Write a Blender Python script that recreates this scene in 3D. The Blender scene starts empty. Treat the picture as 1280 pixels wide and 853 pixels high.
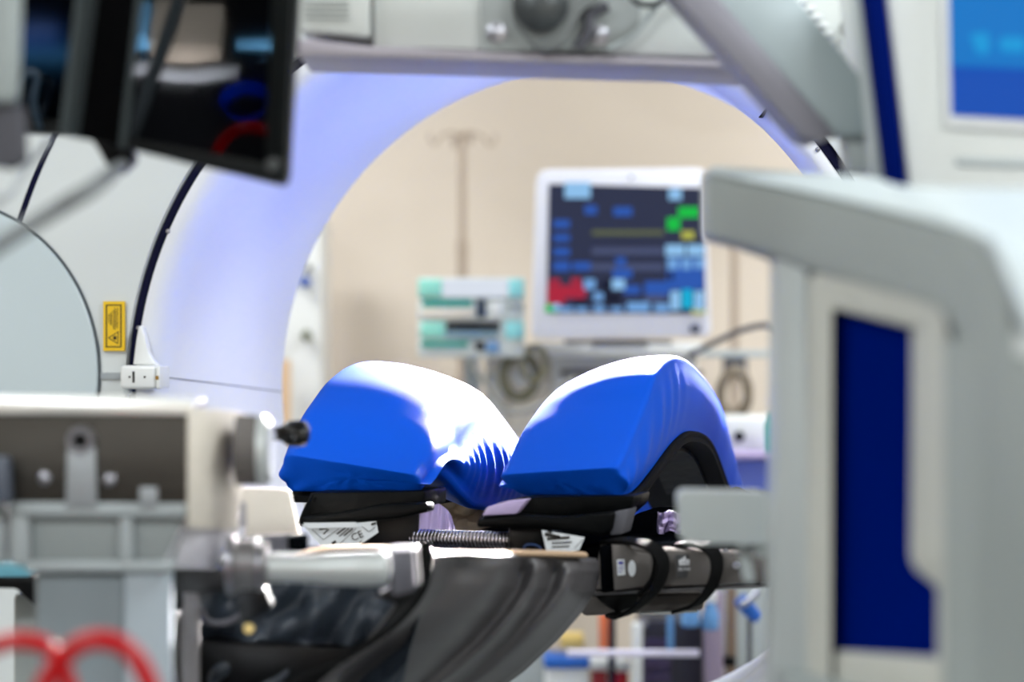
import bpy, bmesh, math, random
from mathutils import Vector, Matrix, noise
random.seed(7)
S = bpy.context.scene
COL = S.collection
F = 3022.2          # focal length in pixels of the 1280-wide frame (85 mm on 36 mm)
H = 1.23            # camera height
PI = math.pi

# ------------------------------------------------------------------ camera
cd = bpy.data.cameras.new('camera'); cam = bpy.data.objects.new('camera', cd); COL.objects.link(cam)
cam.location = (0, 0, H); cam.rotation_euler = (PI/2, 0, 0)
cd.lens = 85; cd.sensor_width = 36; cd.clip_start = .05
cd.dof.use_dof = True; cd.dof.focus_distance = 3.42; cd.dof.aperture_fstop = 2.15
S.camera = cam

# ------------------------------------------------------------------ world, lights, exposure
w = bpy.data.worlds.new('world'); S.world = w; w.use_nodes = True
w.node_tree.nodes['Background'].inputs[0].default_value = (.8, .86, .95, 1)
w.node_tree.nodes['Background'].inputs[1].default_value = .3
S.view_settings.view_transform = 'Standard'; S.view_settings.look = 'None'
S.view_settings.gamma = 1; S.view_settings.use_curve_mapping = False
S.view_settings.exposure = .0

def lamp(name, loc, aim, energy, size, color=(1, 1, 1), sy=None, spread=PI):
    l = bpy.data.lights.new(name, 'AREA'); l.energy = energy; l.color = color
    l.size = size; l.spread = spread
    if sy: l.shape = 'RECTANGLE'; l.size_y = sy
    o = bpy.data.objects.new(name, l); COL.objects.link(o); o.location = loc
    o.rotation_euler = (Vector(aim) - Vector(loc)).to_track_quat('-Z', 'Y').to_euler()
    return o
CEIL = [(-1.6, 5.0), (1.6, 5.0), (-1.6, 2.1), (1.6, 2.1), (-1.6, -1.2), (1.6, -1.2)]
for i, (x, y) in enumerate(CEIL):
    e = (60, 60, 34, 78, 120, 130)[i]
    lamp('ceiling_lamp_light', (x, y, 2.94), (x, y, 0), e*1.03, 1.1, (.93, .985, 1.0), .55)
SL = Vector((.66, 6.0, 2.21))                                   # operating light beyond the gantry, aimed through the bore
lamp('operating_light_beam', SL, (.02, 3.52, H-.10), 44, .24, (1, .965, .95), None, math.radians(12))
lamp('violet_bore_fill', (.47, 3.84, H-.02), (-.20, 3.86, H+.50), 1.5, .10, (.42, .50, 1.0), .3, math.radians(104))  # added violet fill without a fixture, tints the bore liner lavender

# ------------------------------------------------------------------ helpers
def lin(c):
    return tuple(((v/255)/12.92 if v/255 <= .04045 else ((v/255+.055)/1.055)**2.4) for v in c)
MATS = {}
def mat(name, rgb, rough=.5, metal=0, spec=.5, var=.05, nscale=30, bump=0, bscale=200, emit=0, sheen=0, coat=0, alpha=1, trans=0, stretch=None):
    if name in MATS: return MATS[name]
    m = bpy.data.materials.new(name); m.use_nodes = True; nt = m.node_tree; b = nt.nodes['Principled BSDF']
    c = lin(rgb)
    tc = nt.nodes.new('ShaderNodeTexCoord'); mp = nt.nodes.new('ShaderNodeMapping')
    nt.links.new(tc.outputs['Object'], mp.inputs[0])
    if stretch: mp.inputs['Scale'].default_value = stretch
    n = nt.nodes.new('ShaderNodeTexNoise'); n.inputs['Scale'].default_value = nscale; n.inputs['Detail'].default_value = 4
    nt.links.new(mp.outputs[0], n.inputs[0])
    r = nt.nodes.new('ShaderNodeValToRGB')
    r.color_ramp.elements[0].color = tuple(max(0, v*(1-var)) for v in c)+(1,)
    r.color_ramp.elements[1].color = tuple(min(1, v*(1+var)) for v in c)+(1,)
    nt.links.new(n.outputs[0], r.inputs[0]); nt.links.new(r.outputs[0], b.inputs['Base Color'])
    b.inputs['Roughness'].default_value = rough; b.inputs['Metallic'].default_value = metal
    b.inputs['Specular IOR Level'].default_value = spec
    b.inputs['Sheen Weight'].default_value = sheen; b.inputs['Sheen Roughness'].default_value = .35
    b.inputs['Coat Weight'].default_value = coat; b.inputs['Coat Roughness'].default_value = .12
    b.inputs['Transmission Weight'].default_value = trans
    if emit:
        nt.links.new(r.outputs[0], b.inputs['Emission Color']); b.inputs['Emission Strength'].default_value = emit
    if bump:
        n2 = nt.nodes.new('ShaderNodeTexNoise'); n2.inputs['Scale'].default_value = bscale; n2.inputs['Detail'].default_value = 3
        bp = nt.nodes.new('ShaderNodeBump'); bp.inputs['Strength'].default_value = bump; bp.inputs['Distance'].default_value = .002
        nt.links.new(mp.outputs[0], n2.inputs[0]); nt.links.new(n2.outputs[0], bp.inputs['Height']); nt.links.new(bp.outputs[0], b.inputs['Normal'])
    MATS[name] = m
    return m

def P(px, py, d):   # the point that lies d metres ahead of the camera and shows at this pixel
    return Vector(((px-640)*d/F, d, H-(py-426.5)*d/F))

WM = {}
def wm(o): return WM.get(o.name, Matrix.Identity(4)) if o else Matrix.Identity(4)
def props(o, label=None, cat=None, group=None, kind=None):
    if label: o['label'] = label
    if cat: o['category'] = cat
    if group: o['group'] = group
    if kind: o['kind'] = kind
def thing(name, label, cat, loc, rz=0, group=None, kind=None):
    o = bpy.data.objects.new(name, None); COL.objects.link(o); o.empty_display_size = .05
    o.location = loc; o.rotation_euler = (0, 0, rz)
    WM[o.name] = Matrix.Translation(Vector(loc)) @ Matrix.Rotation(rz, 4, 'Z')
    props(o, label, cat, group, kind)
    return o
def obj(name, bm, m, parent=None, smooth=True, label=None, cat=None, group=None, kind=None, world=True, angle=35):
    if parent and world: bm.transform(wm(parent).inverted())
    loc = None
    if not parent and bm.verts:
        lo = [min(v.co[i] for v in bm.verts) for i in range(3)]; hi = [max(v.co[i] for v in bm.verts) for i in range(3)]
        loc = Vector(((lo[0]+hi[0])/2, (lo[1]+hi[1])/2, lo[2])); bm.transform(Matrix.Translation(-loc))
    bmesh.ops.recalc_face_normals(bm, faces=bm.faces)
    me = bpy.data.meshes.new(name); bm.to_mesh(me); bm.free()
    me.materials.append(m)
    if smooth:
        for p in me.polygons: p.use_smooth = True
        me.set_sharp_from_angle(angle=math.radians(angle))
    o = bpy.data.objects.new(name, me); COL.objects.link(o)
    if parent: o.parent = parent; WM[o.name] = wm(parent).copy()
    if loc: o.location = loc; WM[o.name] = Matrix.Translation(loc)
    props(o, label, cat, group, kind)
    return o

def bev(bm, geom_edges, r, seg=2):
    if r > 0: bmesh.ops.bevel(bm, geom=list(geom_edges), offset=r, segments=seg, profile=.5, affect='EDGES', clamp_overlap=True)
def box(x0, y0, z0, x1, y1, z1, r=0, seg=2, bm=None):
    b = bmesh.new()
    bmesh.ops.create_cube(b, size=1)
    b.transform(Matrix.Translation(((x0+x1)/2, (y0+y1)/2, (z0+z1)/2)) @ Matrix.Diagonal((abs(x1-x0), abs(y1-y0), abs(z1-z0), 1)))
    bev(b, b.edges, r, seg)
    return merge(bm, b)
def merge(bm, b):
    if bm is None: return b
    me = bpy.data.meshes.new('tmp'); b.to_mesh(me); b.free(); bm.from_mesh(me); bpy.data.meshes.remove(me)
    return bm
def pxbox(x0, y0, x1, y1, d, t, r=.002, bm=None, seg=2):
    a = P(x0, y1, d); c = P(x1, y0, d)
    return box(a.x, d, a.z, c.x, d+t, c.z, r, seg, bm)
def prism(pts, vec, r=0, seg=2, bm=None):
    b = bmesh.new(); vec = Vector(vec)
    f = [b.verts.new(p) for p in pts]; k = [b.verts.new(Vector(p)+vec) for p in pts]
    n = len(pts); b.faces.new(f); b.faces.new(k[::-1])
    for i in range(n): b.faces.new((f[i], f[(i+1) % n], k[(i+1) % n], k[i]))
    bmesh.ops.recalc_face_normals(b, faces=b.faces)
    bev(b, b.edges, r, seg)
    return merge(bm, b)
def pxprism(px, d, t, r=.002, bm=None, seg=2):
    pts = [P(p[0], p[1], p[2] if len(p) > 2 else d) for p in px]
    return prism(pts, (0, t, 0) if not isinstance(t, (tuple, Vector)) else t, r, seg, bm)
def ring_prism(outer, inner, vec, bm=None):          # frame: outer and inner outlines with equal counts
    b = bmesh.new(); vec = Vector(vec); n = len(outer)
    R = []
    for L, off in ((outer, 0), (inner, 0), (inner, 1), (outer, 1)):
        R.append([b.verts.new(Vector(p)+vec*off) for p in L])
    for k in range(4):
        A, B = R[k], R[(k+1) % 4]
        for i in range(n): b.faces.new((A[i], A[(i+1) % n], B[(i+1) % n], B[i]))
    return merge(bm, b)
def rounded(pts, r, seg=5):                           # round the corners of a pixel outline
    out = []; n = len(pts)
    for i in range(n):
        p = Vector(pts[i][:2]); a = Vector(pts[i-1][:2]); c = Vector(pts[(i+1) % n][:2])
        rr = pts[i][2] if len(pts[i]) > 2 else r
        va = (a-p); vc = (c-p); l = min(rr, va.length*.45, vc.length*.45)
        s = p+va.normalized()*l; e = p+vc.normalized()*l
        for k in range(seg+1):
            t = k/seg; q = s*(1-t)**2+p*2*t*(1-t)+e*t*t; out.append((q.x, q.y))
    return out
def smooth_path(pts, n=8):
    pts = [Vector(p) for p in pts]; out = []
    for i in range(len(pts)-1):
        p0 = pts[max(i-1, 0)]; p1 = pts[i]; p2 = pts[i+1]; p3 = pts[min(i+2, len(pts)-1)]
        for k in range(n):
            t = k/n
            out.append(.5*((2*p1)+(-p0+p2)*t+(2*p0-5*p1+4*p2-p3)*t*t+(-p0+3*p1-3*p2+p3)*t**3))
    out.append(pts[-1]); return out
def tube(pts, r, bm=None, seg=12, flat=None, up=None, closed=False):
    b = bmesh.new(); pts = [Vector(p) for p in pts]; rings = []; N = len(pts)
    rs = r if isinstance(r, (list, tuple)) else [r]*N
    prev = None
    for i, p in enumerate(pts):
        if closed: t = pts[(i+1) % N]-pts[i-1]
        else: t = pts[min(i+1, N-1)]-pts[max(i-1, 0)]
        t.normalize()
        if up is not None: s = Vector(up)
        elif prev is not None: s = prev
        else: s = Vector((0, 0, 1)) if abs(t.z) < .9 else Vector((1, 0, 0))
        u = (s-t*s.dot(t)).normalized(); prev = u; v = t.cross(u)
        ring = []
        for k in range(seg):
            a = 2*PI*k/seg; ru = rs[i]; rv = rs[i]*(flat if flat else 1)
            ring.append(b.verts.new(p+u*math.cos(a)*ru+v*math.sin(a)*rv))
        rings.append(ring)
    for i in range(N if closed else N-1):
        A = rings[i]; B = rings[(i+1) % N]
        for k in range(seg): b.faces.new((A[k], A[(k+1) % seg], B[(k+1) % seg], B[k]))
    if not closed: b.faces.new(rings[0][::-1]); b.faces.new(rings[-1])
    return merge(bm, b)
def cyl(a, c, r, bm=None, seg=24, r2=None):
    a = Vector(a); c = Vector(c)
    if r2 is None: r2 = r
    e = min(r, r2)*.12; d = (c-a).normalized()
    return tube([a, a+d*e, c-d*e, c], [r-e, r, r2, r2-e], bm, seg)
def turned(a, axis, prof, bm=None, seg=24):           # prof: (distance along axis, radius)
    a = Vector(a); axis = Vector(axis).normalized()
    return tube([a+axis*(q[0]+i*1e-6) for i, q in enumerate(prof)], [q[1] for q in prof], bm, seg)
def grid(fn, nu, nv, bm=None, thick=0):
    b = bmesh.new(); V = [[b.verts.new(fn(i/nu, j/nv)) for j in range(nv+1)] for i in range(nu+1)]
    for i in range(nu):
        for j in range(nv): b.faces.new((V[i][j], V[i+1][j], V[i+1][j+1], V[i][j+1]))
    if thick:
        bmesh.ops.recalc_face_normals(b, faces=b.faces)
        bmesh.ops.solidify(b, geom=list(b.faces), thickness=thick)
    return merge(bm, b)
def lathe(prof, a0=0, a1=2*PI, n=160, close=False):   # around local Y; prof: (radius, y); angle 0 = +x, pi/2 = up
    b = bmesh.new(); full = abs(a1-a0-2*PI) < 1e-6; cols = []
    for i in range(n if full else n+1):
        a = a0+(a1-a0)*i/n; cols.append([b.verts.new((r*math.cos(a), y, r*math.sin(a))) for r, y in prof])
    m = len(prof)
    for i in range(n):
        A = cols[i]; B = cols[(i+1) % len(cols)]
        for k in range(m if close else m-1): b.faces.new((A[k], A[(k+1) % m], B[(k+1) % m], B[k]))
    if close and not full: b.faces.new(cols[0]); b.faces.new(cols[-1][::-1])
    return b
def text(name, s, size, m, parent, M, ext=.0003, align='CENTER'):
    c = bpy.data.curves.new(name, 'FONT'); c.body = s; c.size = size; c.extrude = ext; c.align_x = align; c.align_y = 'CENTER'; c.resolution_u = 3
    t = bpy.data.objects.new('tmp_text', c); COL.objects.link(t)
    bpy.context.view_layer.update()
    me = bpy.data.meshes.new_from_object(t.evaluated_get(bpy.context.evaluated_depsgraph_get()))
    bpy.data.objects.remove(t)
    bm = bmesh.new(); bm.from_mesh(me); bm.transform(M)
    return obj(name, bm, m, parent, smooth=False)
def facing(p, roll=0, yaw=0):                        # text frame at p that faces -y
    return Matrix.Translation(p) @ Matrix.Rotation(yaw, 4, 'Z') @ Matrix.Rotation(PI/2, 4, 'X') @ Matrix.Rotation(roll, 4, 'Z')

# ------------------------------------------------------------------ materials
WHITE = mat('white_enamel', (206, 211, 212), .32, var=.015, nscale=4, bump=.03, bscale=600)
WHITE2 = mat('white_plastic', (226, 228, 228), .3, var=.015)
DISC = mat('bluish_white_enamel', (188, 200, 205), .3, var=.015, nscale=3)
LINER = mat('bore_liner_white', (222, 224, 232), .3, var=.01, nscale=4)
SEAM = mat('seam_dark_grey', (70, 78, 84), .6)  # dark joint colour of the cover and liner seams
NAVY = mat('navy_rubber', (6, 8, 40), .6, spec=.1)
RUBBER = mat('black_rubber', (5, 6, 8), 1.0, spec=.0, bump=.2)
BLACKP = mat('black_plastic', (4, 4, 6), .4, spec=.2, var=.1)
GREYP = mat('grey_painted_casting', (146, 154, 154), .42, var=.03, nscale=12, bump=.05)
GREYL = mat('light_grey_plastic', (176, 184, 186), .42, var=.02)
GREYD = mat('dark_grey_metal', (84, 84, 90), .9, spec=.02, var=.05)
STEEL = mat('brushed_steel', (66, 63, 59), .36, metal=.9, var=.12, nscale=14, bump=.25, bscale=160, stretch=(1, 1, 14))
CHROME = mat('polished_chrome', (160, 160, 168), .32, metal=1, var=.03)
ALU = mat('satin_aluminium', (186, 190, 190), .38, metal=.45, spec=.3, var=.04)
FRAMEG = mat('grey_anodised_frame', (96, 92, 90), 1.0, metal=0, spec=.0, var=.06, bump=.1)
BEIGE = mat('beige_wall_paint', (216, 203, 189), .8, var=.015, nscale=3, bump=.1, bscale=90)
FLOORM = mat('grey_blue_vinyl_floor', (142, 146, 150), .35, var=.08, nscale=60)
TEAL = mat('teal_plastic', (0, 160, 146), .4)
MINT = mat('mint_plastic', (150, 224, 208), .4)
AQUA = mat('aqua_plastic', (150, 222, 226), .4)
CREAM = mat('cream_plastic', (226, 218, 206), .5)
RED = mat('red_tubing', (158, 0, 8), .3, spec=.2, var=.05)
BLUEPL = mat('bright_blue_plastic', (24, 96, 190), .35)
LBLUE = mat('pale_blue_bottle', (96, 150, 205), .25, spec=.6)
PURPLE = mat('dark_violet_plastic', (54, 40, 78), .4)
LILAC = mat('lilac_sheet', (176, 160, 200), .7, bump=.3, bscale=60)
OLIVE = mat('olive_hose', (120, 118, 96), .5)
TAN = mat('tan_board', (214, 178, 140), .6)
YELLOW = mat('yellow_label', (226, 184, 14), .5, var=.03)
INK = mat('black_ink', (18, 14, 8), .6)
PAPER = mat('white_label_paper', (214, 218, 222), .45, var=.03)
LETTER = mat('white_lettering', (220, 220, 224), .5)
NAVYP = mat('deep_navy_panel', (0, 18, 96), .8, spec=.0, var=.05, nscale=8)
GLASS2 = mat('black_screen_glass_small', (78, 84, 92), .05, metal=1, var=.02)
GLASS_BLACK = mat('black_screen_glass', (70, 74, 78), .04, metal=1, var=.02)
MARGIN = mat('black_bezel_lacquer', (2, 2, 3), .4, spec=.08)
VINYL = mat('black_coated_vinyl', (4, 5, 6), .4, spec=.07, var=.25, nscale=25, bump=.5, bscale=55)
WEB = mat('black_webbing', (8, 8, 9), .8, spec=.1, var=.2, nscale=300, bump=.8, bscale=600)
DRAPE = mat('charcoal_drape', (74, 72, 74), .40, spec=.4, var=.1, nscale=30, bump=.12, bscale=300)
CLEARP = mat('smoky_plastic_cover', (42, 49, 58), .35, spec=.3, var=.3, nscale=12, bump=.5, bscale=30)
BLUEF = mat('cobalt_stretch_fabric', (0, 73, 188), .55, spec=.10, var=.03, nscale=400, bump=.12, bscale=900)

def emis(name, rgb, s):
    m = mat(name, rgb, .35, emit=s, var=.02); nt = m.node_tree; b = nt.nodes['Principled BSDF']
    for l in list(b.inputs['Base Color'].links): nt.links.remove(l)
    b.inputs['Base Color'].default_value = (.01, .01, .012, 1); b.inputs['Specular IOR Level'].default_value = .05
    return m

# ------------------------------------------------------------------ room
X0, X1, Y0, Y1, ZC = -3.6, 3.6, -3.4, 6.7, 3.0
def struct(name, bm, m): return obj(name, bm, m, None, smooth=False, kind='structure')
struct('floor', box(X0, Y0, -.1, X1, Y1, 0), FLOORM)
struct('ceiling', box(X0, Y0, ZC, X1, Y1, ZC+.1), mat('ceiling_white', (228, 228, 224), .8))
struct('wall_back', box(X0, Y1, 0, X1, Y1+.1, ZC), BEIGE)
struct('wall_left', box(X0-.1, Y0, 0, X0, Y1, ZC), BEIGE)
struct('wall_right', box(X1, Y0, 0, X1+.1, Y1, ZC), BEIGE)
struct('wall_front', box(X0, Y0-.1, 0, X1, Y0, ZC), BEIGE)
GLOW = emis('lamp_diffuser', (255, 252, 245), 1.6)
CN = ('beyond the gantry on the left', 'beyond the gantry on the right', 'above the left steel bracket', 'above the right console', 'behind the camera on the left', 'behind the camera on the right')
for (x, y), cn in zip(CEIL, CN):
    t = thing('ceiling_light', 'flat white ceiling panel light ' + cn, 'light', (x, y, 2.965), 0, 'ceiling panel lights')
    obj('frame', ring_prism([(x-.62, y-.34, 2.96), (x+.62, y-.34, 2.96), (x+.62, y+.34, 2.96), (x-.62, y+.34, 2.96)],
        [(x-.57, y-.29, 2.96), (x+.57, y-.29, 2.96), (x+.57, y+.29, 2.96), (x-.57, y+.29, 2.96)], (0, 0, .04)), WHITE2, t, False)
    obj('diffuser', box(x-.57, y-.29, 2.972, x+.57, y+.29, 2.99), GLOW, t, False)

# ------------------------------------------------------------------ scanner gantry
GY = .2669; GC = Vector((-.0147, 3.5862, H-.0793)); GL = .50
g = thing('scanner_gantry', 'big white ring-shaped scanner gantry with a wide round bore lit lavender inside', 'scanner', (GC.x, GC.y, 0), -GY)
GM = Matrix.Translation(GC) @ Matrix.Rotation(-GY, 4, 'Z'); GMI = GM.inverted()
def gobj(name, bm, m, parent=g, **k):
    bm.transform(GM); return obj(name, bm, m, parent, **k)
def glocal(px, py, y=0):                             # where the ray of this pixel meets the gantry plane y
    o = GMI @ Vector((0, 0, H)); d = (GMI.to_3x3() @ (P(px, py, 1)-Vector((0, 0, H))))
    t = (y-o.y)/d.y; q = o+d*t; return q
RT = .5455; RG = .598
fl = [(RG-.007, .012), (RG-.009, .002), (.580, 0), (.572, .002), (.562, .010), (.553, .022), (RT, .045), (RT-.001, .08), (.538, .2), (.534, GL-.01), (.536, GL), (.56, GL+.02), (.60, GL+.02)]
gobj('bore_liner', lathe(fl, n=220), LINER)
gobj('seal_groove', lathe([(RG-.0075, .010), (RG-.004, .006), (RG+.004, .006), (RG+.0075, .010)], n=200), NAVY)
sh = [(RG+.007, .012), (RG+.009, .001), (.64, -.002), (.80, -.0035), (.823, -.003)]
gobj('face_ring', lathe(sh, n=200), WHITE)
gobj('panel_gap', lathe([(.822, .006), (.823, -.0035), (.833, -.0035), (.834, .006)], n=200), NAVY)
gobj('outer_shell', lathe([(.833, -.003), (.93, 0), (1.02, .012), (1.07, .04), (1.09, .09), (1.09, GL-.06), (1.05, GL), (.9, GL+.02), (.6, GL+.02)], n=160), WHITE)
# round bearing cover on the face, left
dc = glocal(-75, 468); dr = (glocal(127, 468)-dc).length
b = lathe([(.0001, -.012), (dr*.5, -.0115), (dr*.85, -.009), (dr-.006, -.007), (dr-.003, -.003), (dr-.003, .003)], n=120); b.transform(Matrix.Translation((dc.x, 0, dc.z)))
cov = gobj('round_cover', b, DISC, label='round bluish white cover disc on the left of the face')
b = lathe([(dr-.003, -.0038), (dr-.003, -.0055), (dr+.0008, -.0055), (dr+.0008, -.0038)], n=120); b.transform(Matrix.Translation((dc.x, 0, dc.z)))
gobj('cover_seam', b, SEAM, smooth=False)
# recess band from disc to the sensor box, and the thin seam round the bore
a = glocal(127, 466); c = glocal(152, 474)
gobj('recess_band', box(a.x, -.0052, c.z, c.x, 0, a.z), mat('recess_grey', (150, 156, 160), .5), smooth=False)
s0 = glocal(200, 471)
b = bmesh.new(); pts = []
th = math.asin((s0.z)/RT)
prof = [(RG-.012, -.0004), (.580, -.0006), (.572, .0014), (.562, .0094), (.553, .0215), (RT-.0004, .045), (.5377, .2), (.5337, GL-.01)]
for r_, y_ in prof:
    zz = s0.z-.034*max(0, y_)/GL; pts.append((-math.sqrt(max(r_*r_-zz**2, 0)), y_, zz))
gobj('liner_seam', tube(pts, .0007, None, 6), SEAM)
# radial notch on the right and screws
p = glocal(966, 127); q = glocal(950, 147)
gobj('notch', prism([(p.x-.0022, -.0015, p.z), (p.x+.0022, -.0015, p.z), (q.x+.0022, -.0015, q.z), (q.x-.0022, -.0015, q.z)], (0, .012, 0)), BLACKP, smooth=False)
for px, py in ((210, 289), (173, 410), (1022, 187), (935, 93)):
    s = glocal(px, py)
    gobj('screw', turned((s.x, .001, s.z), (0, -1, 0), [(0, .0034), (.002, .0034), (.0034, .0022), (.0036, .001)], None, 14), CHROME)
# sensor box with its fin
a = glocal(149, 457, -.04); c = glocal(194, 487, -.04)
sbx = gobj('sensor_housing', box(a.x, -.040, c.z, c.x, -.002, a.z, .006, 3), WHITE2, label='small white sensor box on the seal ring')
a2 = glocal(195, 458, -.04); c2 = glocal(200, 486, -.04)
gobj('side_cap', box(a2.x-.0005, -.040, c2.z, c2.x, -.002, a2.z, .002), WHITE2, sbx)
for (x, y, hw, hh, mm) in ((162, 471.5, 1.2, 1.2, INK), (167, 471.5, 1.5, 7, INK), (181, 471.5, 1.2, 1.2, INK), (196.5, 472.5, 2, 2.4, mat('brass_pin', (150, 110, 30), .4))):
    s = glocal(x, y, -.040); k = 3.72/F
    gobj('slot' if hh > 5 else 'port', box(s.x-hw*k, -.0406, s.z-hh*k, s.x+hw*k, -.036, s.z+hh*k), mm, sbx, smooth=False)
fin = [glocal(*q, -.014) for q in ((166, 456), (170, 425), (173, 408), (176, 407), (181, 420), (185, 440), (190, 450), (196, 457))]
gobj('fin', prism([(q.x, -.014, q.z) for q in fin], (0, .014, 0), .002), WHITE2, sbx)
a = glocal(158, 487); c = glocal(166, 494)
gobj('cable_stub', box(a.x, -.012, c.z, c.x, -.002, a.z, .001), GREYL, sbx)
# laser label
a = glocal(131, 377); c = glocal(158, 439)
lab = gobj('warning_label', box(a.x, -.0066, c.z, c.x, -.0035, a.z, .0004), YELLOW, smooth=False, label='yellow laser warning label with black frame, small print and a triangle')
yl = -.0068
def lbox(u0, v0, u1, v1, bm=None):                   # label coordinates in 0..1 from its top-left corner
    W_, H_ = c.x-a.x, a.z-c.z
    return box(a.x+u0*W_, yl, a.z-v1*H_, a.x+u1*W_, yl+.0006, a.z-v0*H_, 0, 2, bm)
b = lbox(.15, .065, .86, .088); b = lbox(.12, .905, .83, .928, b); b = lbox(.13, .07, .19, .925, b); b = lbox(.80, .07, .86, .925, b)
gobj('border', b, INK, lab, smooth=False)
b = None
random.seed(3)
for u, v0, v1 in ((.68, .13, .55), (.61, .16, .54), (.55, .13, .58), (.49, .18, .56), (.40, .2, .5), (.35, .24, .47), (.27, .26, .44)):
    v = v0
    while v < v1:
        e = min(v1, v+random.uniform(.018, .05)); b = lbox(u-.017, v, u+.017, e, b); v = e+.010
gobj('small_print', b, INK, lab, smooth=False, kind='stuff')
W_, H_ = c.x-a.x, a.z-c.z
def LP(u, v): return Vector((a.x+u*W_, yl, a.z-v*H_))
tri = [LP(.22, .735), LP(.73, .60), LP(.70, .865)]; ce = sum(tri, Vector())/3
gobj('laser_triangle', ring_prism(tri, [ce+(q-ce)*.78 for q in tri], (0, .0006, 0)), INK, lab, smooth=False)
s_ = LP(.55, .735); b = cyl(s_, s_+Vector((0, .0007, 0)), .0030, None, 14)
for k in range(8):
    d_ = Vector((math.cos(k*PI/4), 0, math.sin(k*PI/4))); n_ = Vector((-d_.z, 0, d_.x))*.0003
    b = prism([s_+n_, s_-n_, s_-n_+d_*.005, s_+n_+d_*.005], (0, .0006, 0), 0, 2, b)
gobj('laser_burst', b, INK, lab, smooth=False)
# base under the ring
gobj('base', box(-.75, -.02, -GC.z, .75, GL+.05, -.95, .03), GREYL)
for sx in (-1, 1): gobj('foot', box(sx*.95-.12, -.25, -GC.z, sx*.95+.12, GL+.3, -GC.z+.12, .02), GREYL)

# ------------------------------------------------------------------ background: wall side equipment seen through the bore
D = 5.6
# drip stand
t = thing('drip_stand', 'slim metal drip stand with a four-hook top beyond the bore', 'drip stand', (P(578, 0, 6.42).x, 6.42, 0))
x = P(578, 0, 6.42).x
SY = 6.42
POLE = mat('dull_steel_pole', (176, 160, 146), .4, metal=.4)
obj('upper_pole', cyl((x, SY, P(0, 320, SY).z), (x, SY, P(0, 172, SY).z), .010), POLE, t)
obj('lower_pole', cyl((x, SY, .12), (x, SY, P(0, 320, SY).z), .013), POLE, t)
obj('collar', cyl((x, SY, P(0, 322, SY).z), (x, SY, P(0, 300, SY).z), .015), POLE, t)
for a_ in (0, PI/2, PI, 3*PI/2):
    d_ = Vector((math.cos(a_+.3), math.sin(a_+.3), 0)); z = P(0, 172, SY).z; o_ = Vector((x, SY, z))
    obj('hook', tube(smooth_path([o_, o_+d_*.03+Vector((0, 0, .012)), o_+d_*.06, o_+d_*.075+Vector((0, 0, -.02)), o_+d_*.09+Vector((0, 0, -.005)), o_+d_*.09+Vector((0, 0, .01))], 4), .004, None, 8), POLE, t)
for a_ in range(5):
    d_ = Vector((math.cos(a_*2*PI/5), math.sin(a_*2*PI/5), 0))*.19
    obj('leg', tube([(x, SY, .12), (x+d_.x*.7, SY+d_.y*.7, .09), (x+d_.x, SY+d_.y, .05)], .014, None, 10), POLE, t)
    obj('caster', cyl((x+d_.x, SY+d_.y-.012, .03), (x+d_.x, SY+d_.y+.012, .03), .03), RUBBER, t)

# anaesthesia machine: body, shelf, column
am = thing('anaesthesia_machine', 'white anaesthesia workstation with hoses and trays behind the blue pads', 'anaesthesia machine', (P(790, 0, 5.9).x, 5.9, 0))
def bx(name, m, x0, y0, x1, y1, d=D, tk=.12, r=.006, par=am, **k): return obj(name, pxbox(x0, y0, x1, y1, d, tk, r), m, par, **k)
bx('upper_body', CREAM, 606, 446, 690, 640, 5.72, .26)
bx('column', WHITE2, 608, 462, 630, 700, 5.69, .03)
bx('shelf', WHITE2, 660, 428, 880, 447, 5.65, .12)
bx('rail', GREYD, 700, 463, 880, 470, 5.66, .03)
bx('upper_body', WHITE2, 690, 447, 872, 560, 5.69, .3)
bx('tray', CREAM, 606, 448, 650, 464, 5.60, .12)
bx('lower_body', WHITE2, 608, 640, 680, 770, 5.85, .3)
bx('lower_body', WHITE2, 680, 560, 890, 680, 5.75, .3)
for wx in (620, 670):
    q = P(wx, 0, 6.0); obj('caster', cyl((q.x-.02, 6.0, .05), (q.x+.02, 6.0, .05), .05), RUBBER, am)
obj('plinth', box(P(608, 0, 5.85).x, 5.85, .09, P(684, 0, 5.85).x, 6.15, P(0, 760, 5.85).z, .02), GREYL, am)
# coiled hoses
def coil(name, px, py, rx, ry, d, r, m, label, n=2):
    pts = []
    for i in range(40*n+1):
        a_ = 2*PI*i/40; k = 1+.06*math.sin(a_*2.3+px)
        pts.append(P(px+rx*k*math.cos(a_), py+ry*k*math.sin(a_), d+.012*math.sin(a_*.5)+i*.0004))
    obj(name, tube(pts, r, None, 8), m, None, label=label, cat='hose')
coil('breathing_hose', 650, 470, 22, 26, 5.55, .010, OLIVE, 'olive breathing hose coiled left of the second blue pad')
coil('breathing_hose', 668, 455, 15, 20, 5.52, .007, mat('hose_khaki', (140, 136, 112), .5), 'thinner khaki hose coil overlapping the olive one', 2)
coil('breathing_hose', 918, 492, 17, 28, 5.55, .011, mat('brown_hose', (120, 108, 92), .5), 'brown hose coil hanging by the right edge of the bore')
obj('breathing_hose', tube(smooth_path([P(590, 452, 5.5), P(615, 490, 5.5), P(640, 515, 5.5), P(690, 500, 5.5), P(720, 470, 5.5)]), .008), mat('pale_hose', (168, 166, 160), .5), None, label='grey hose sagging between the two blue pads', cat='hose')
obj('monitor_cable', tube(smooth_path([P(860, 445, 5.5), P(890, 430, 5.5), P(930, 412, 5.5), P(965, 408, 5.5), P(990, 430, 5.5)]), .007), GREYD, None, label='grey cable arching right from below the patient monitor', cat='cable')
obj('support_bar', pxbox(850, 438, 980, 447, 5.7, .02), GREYL, am)
q = P(650, 475, 5.6)
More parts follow.
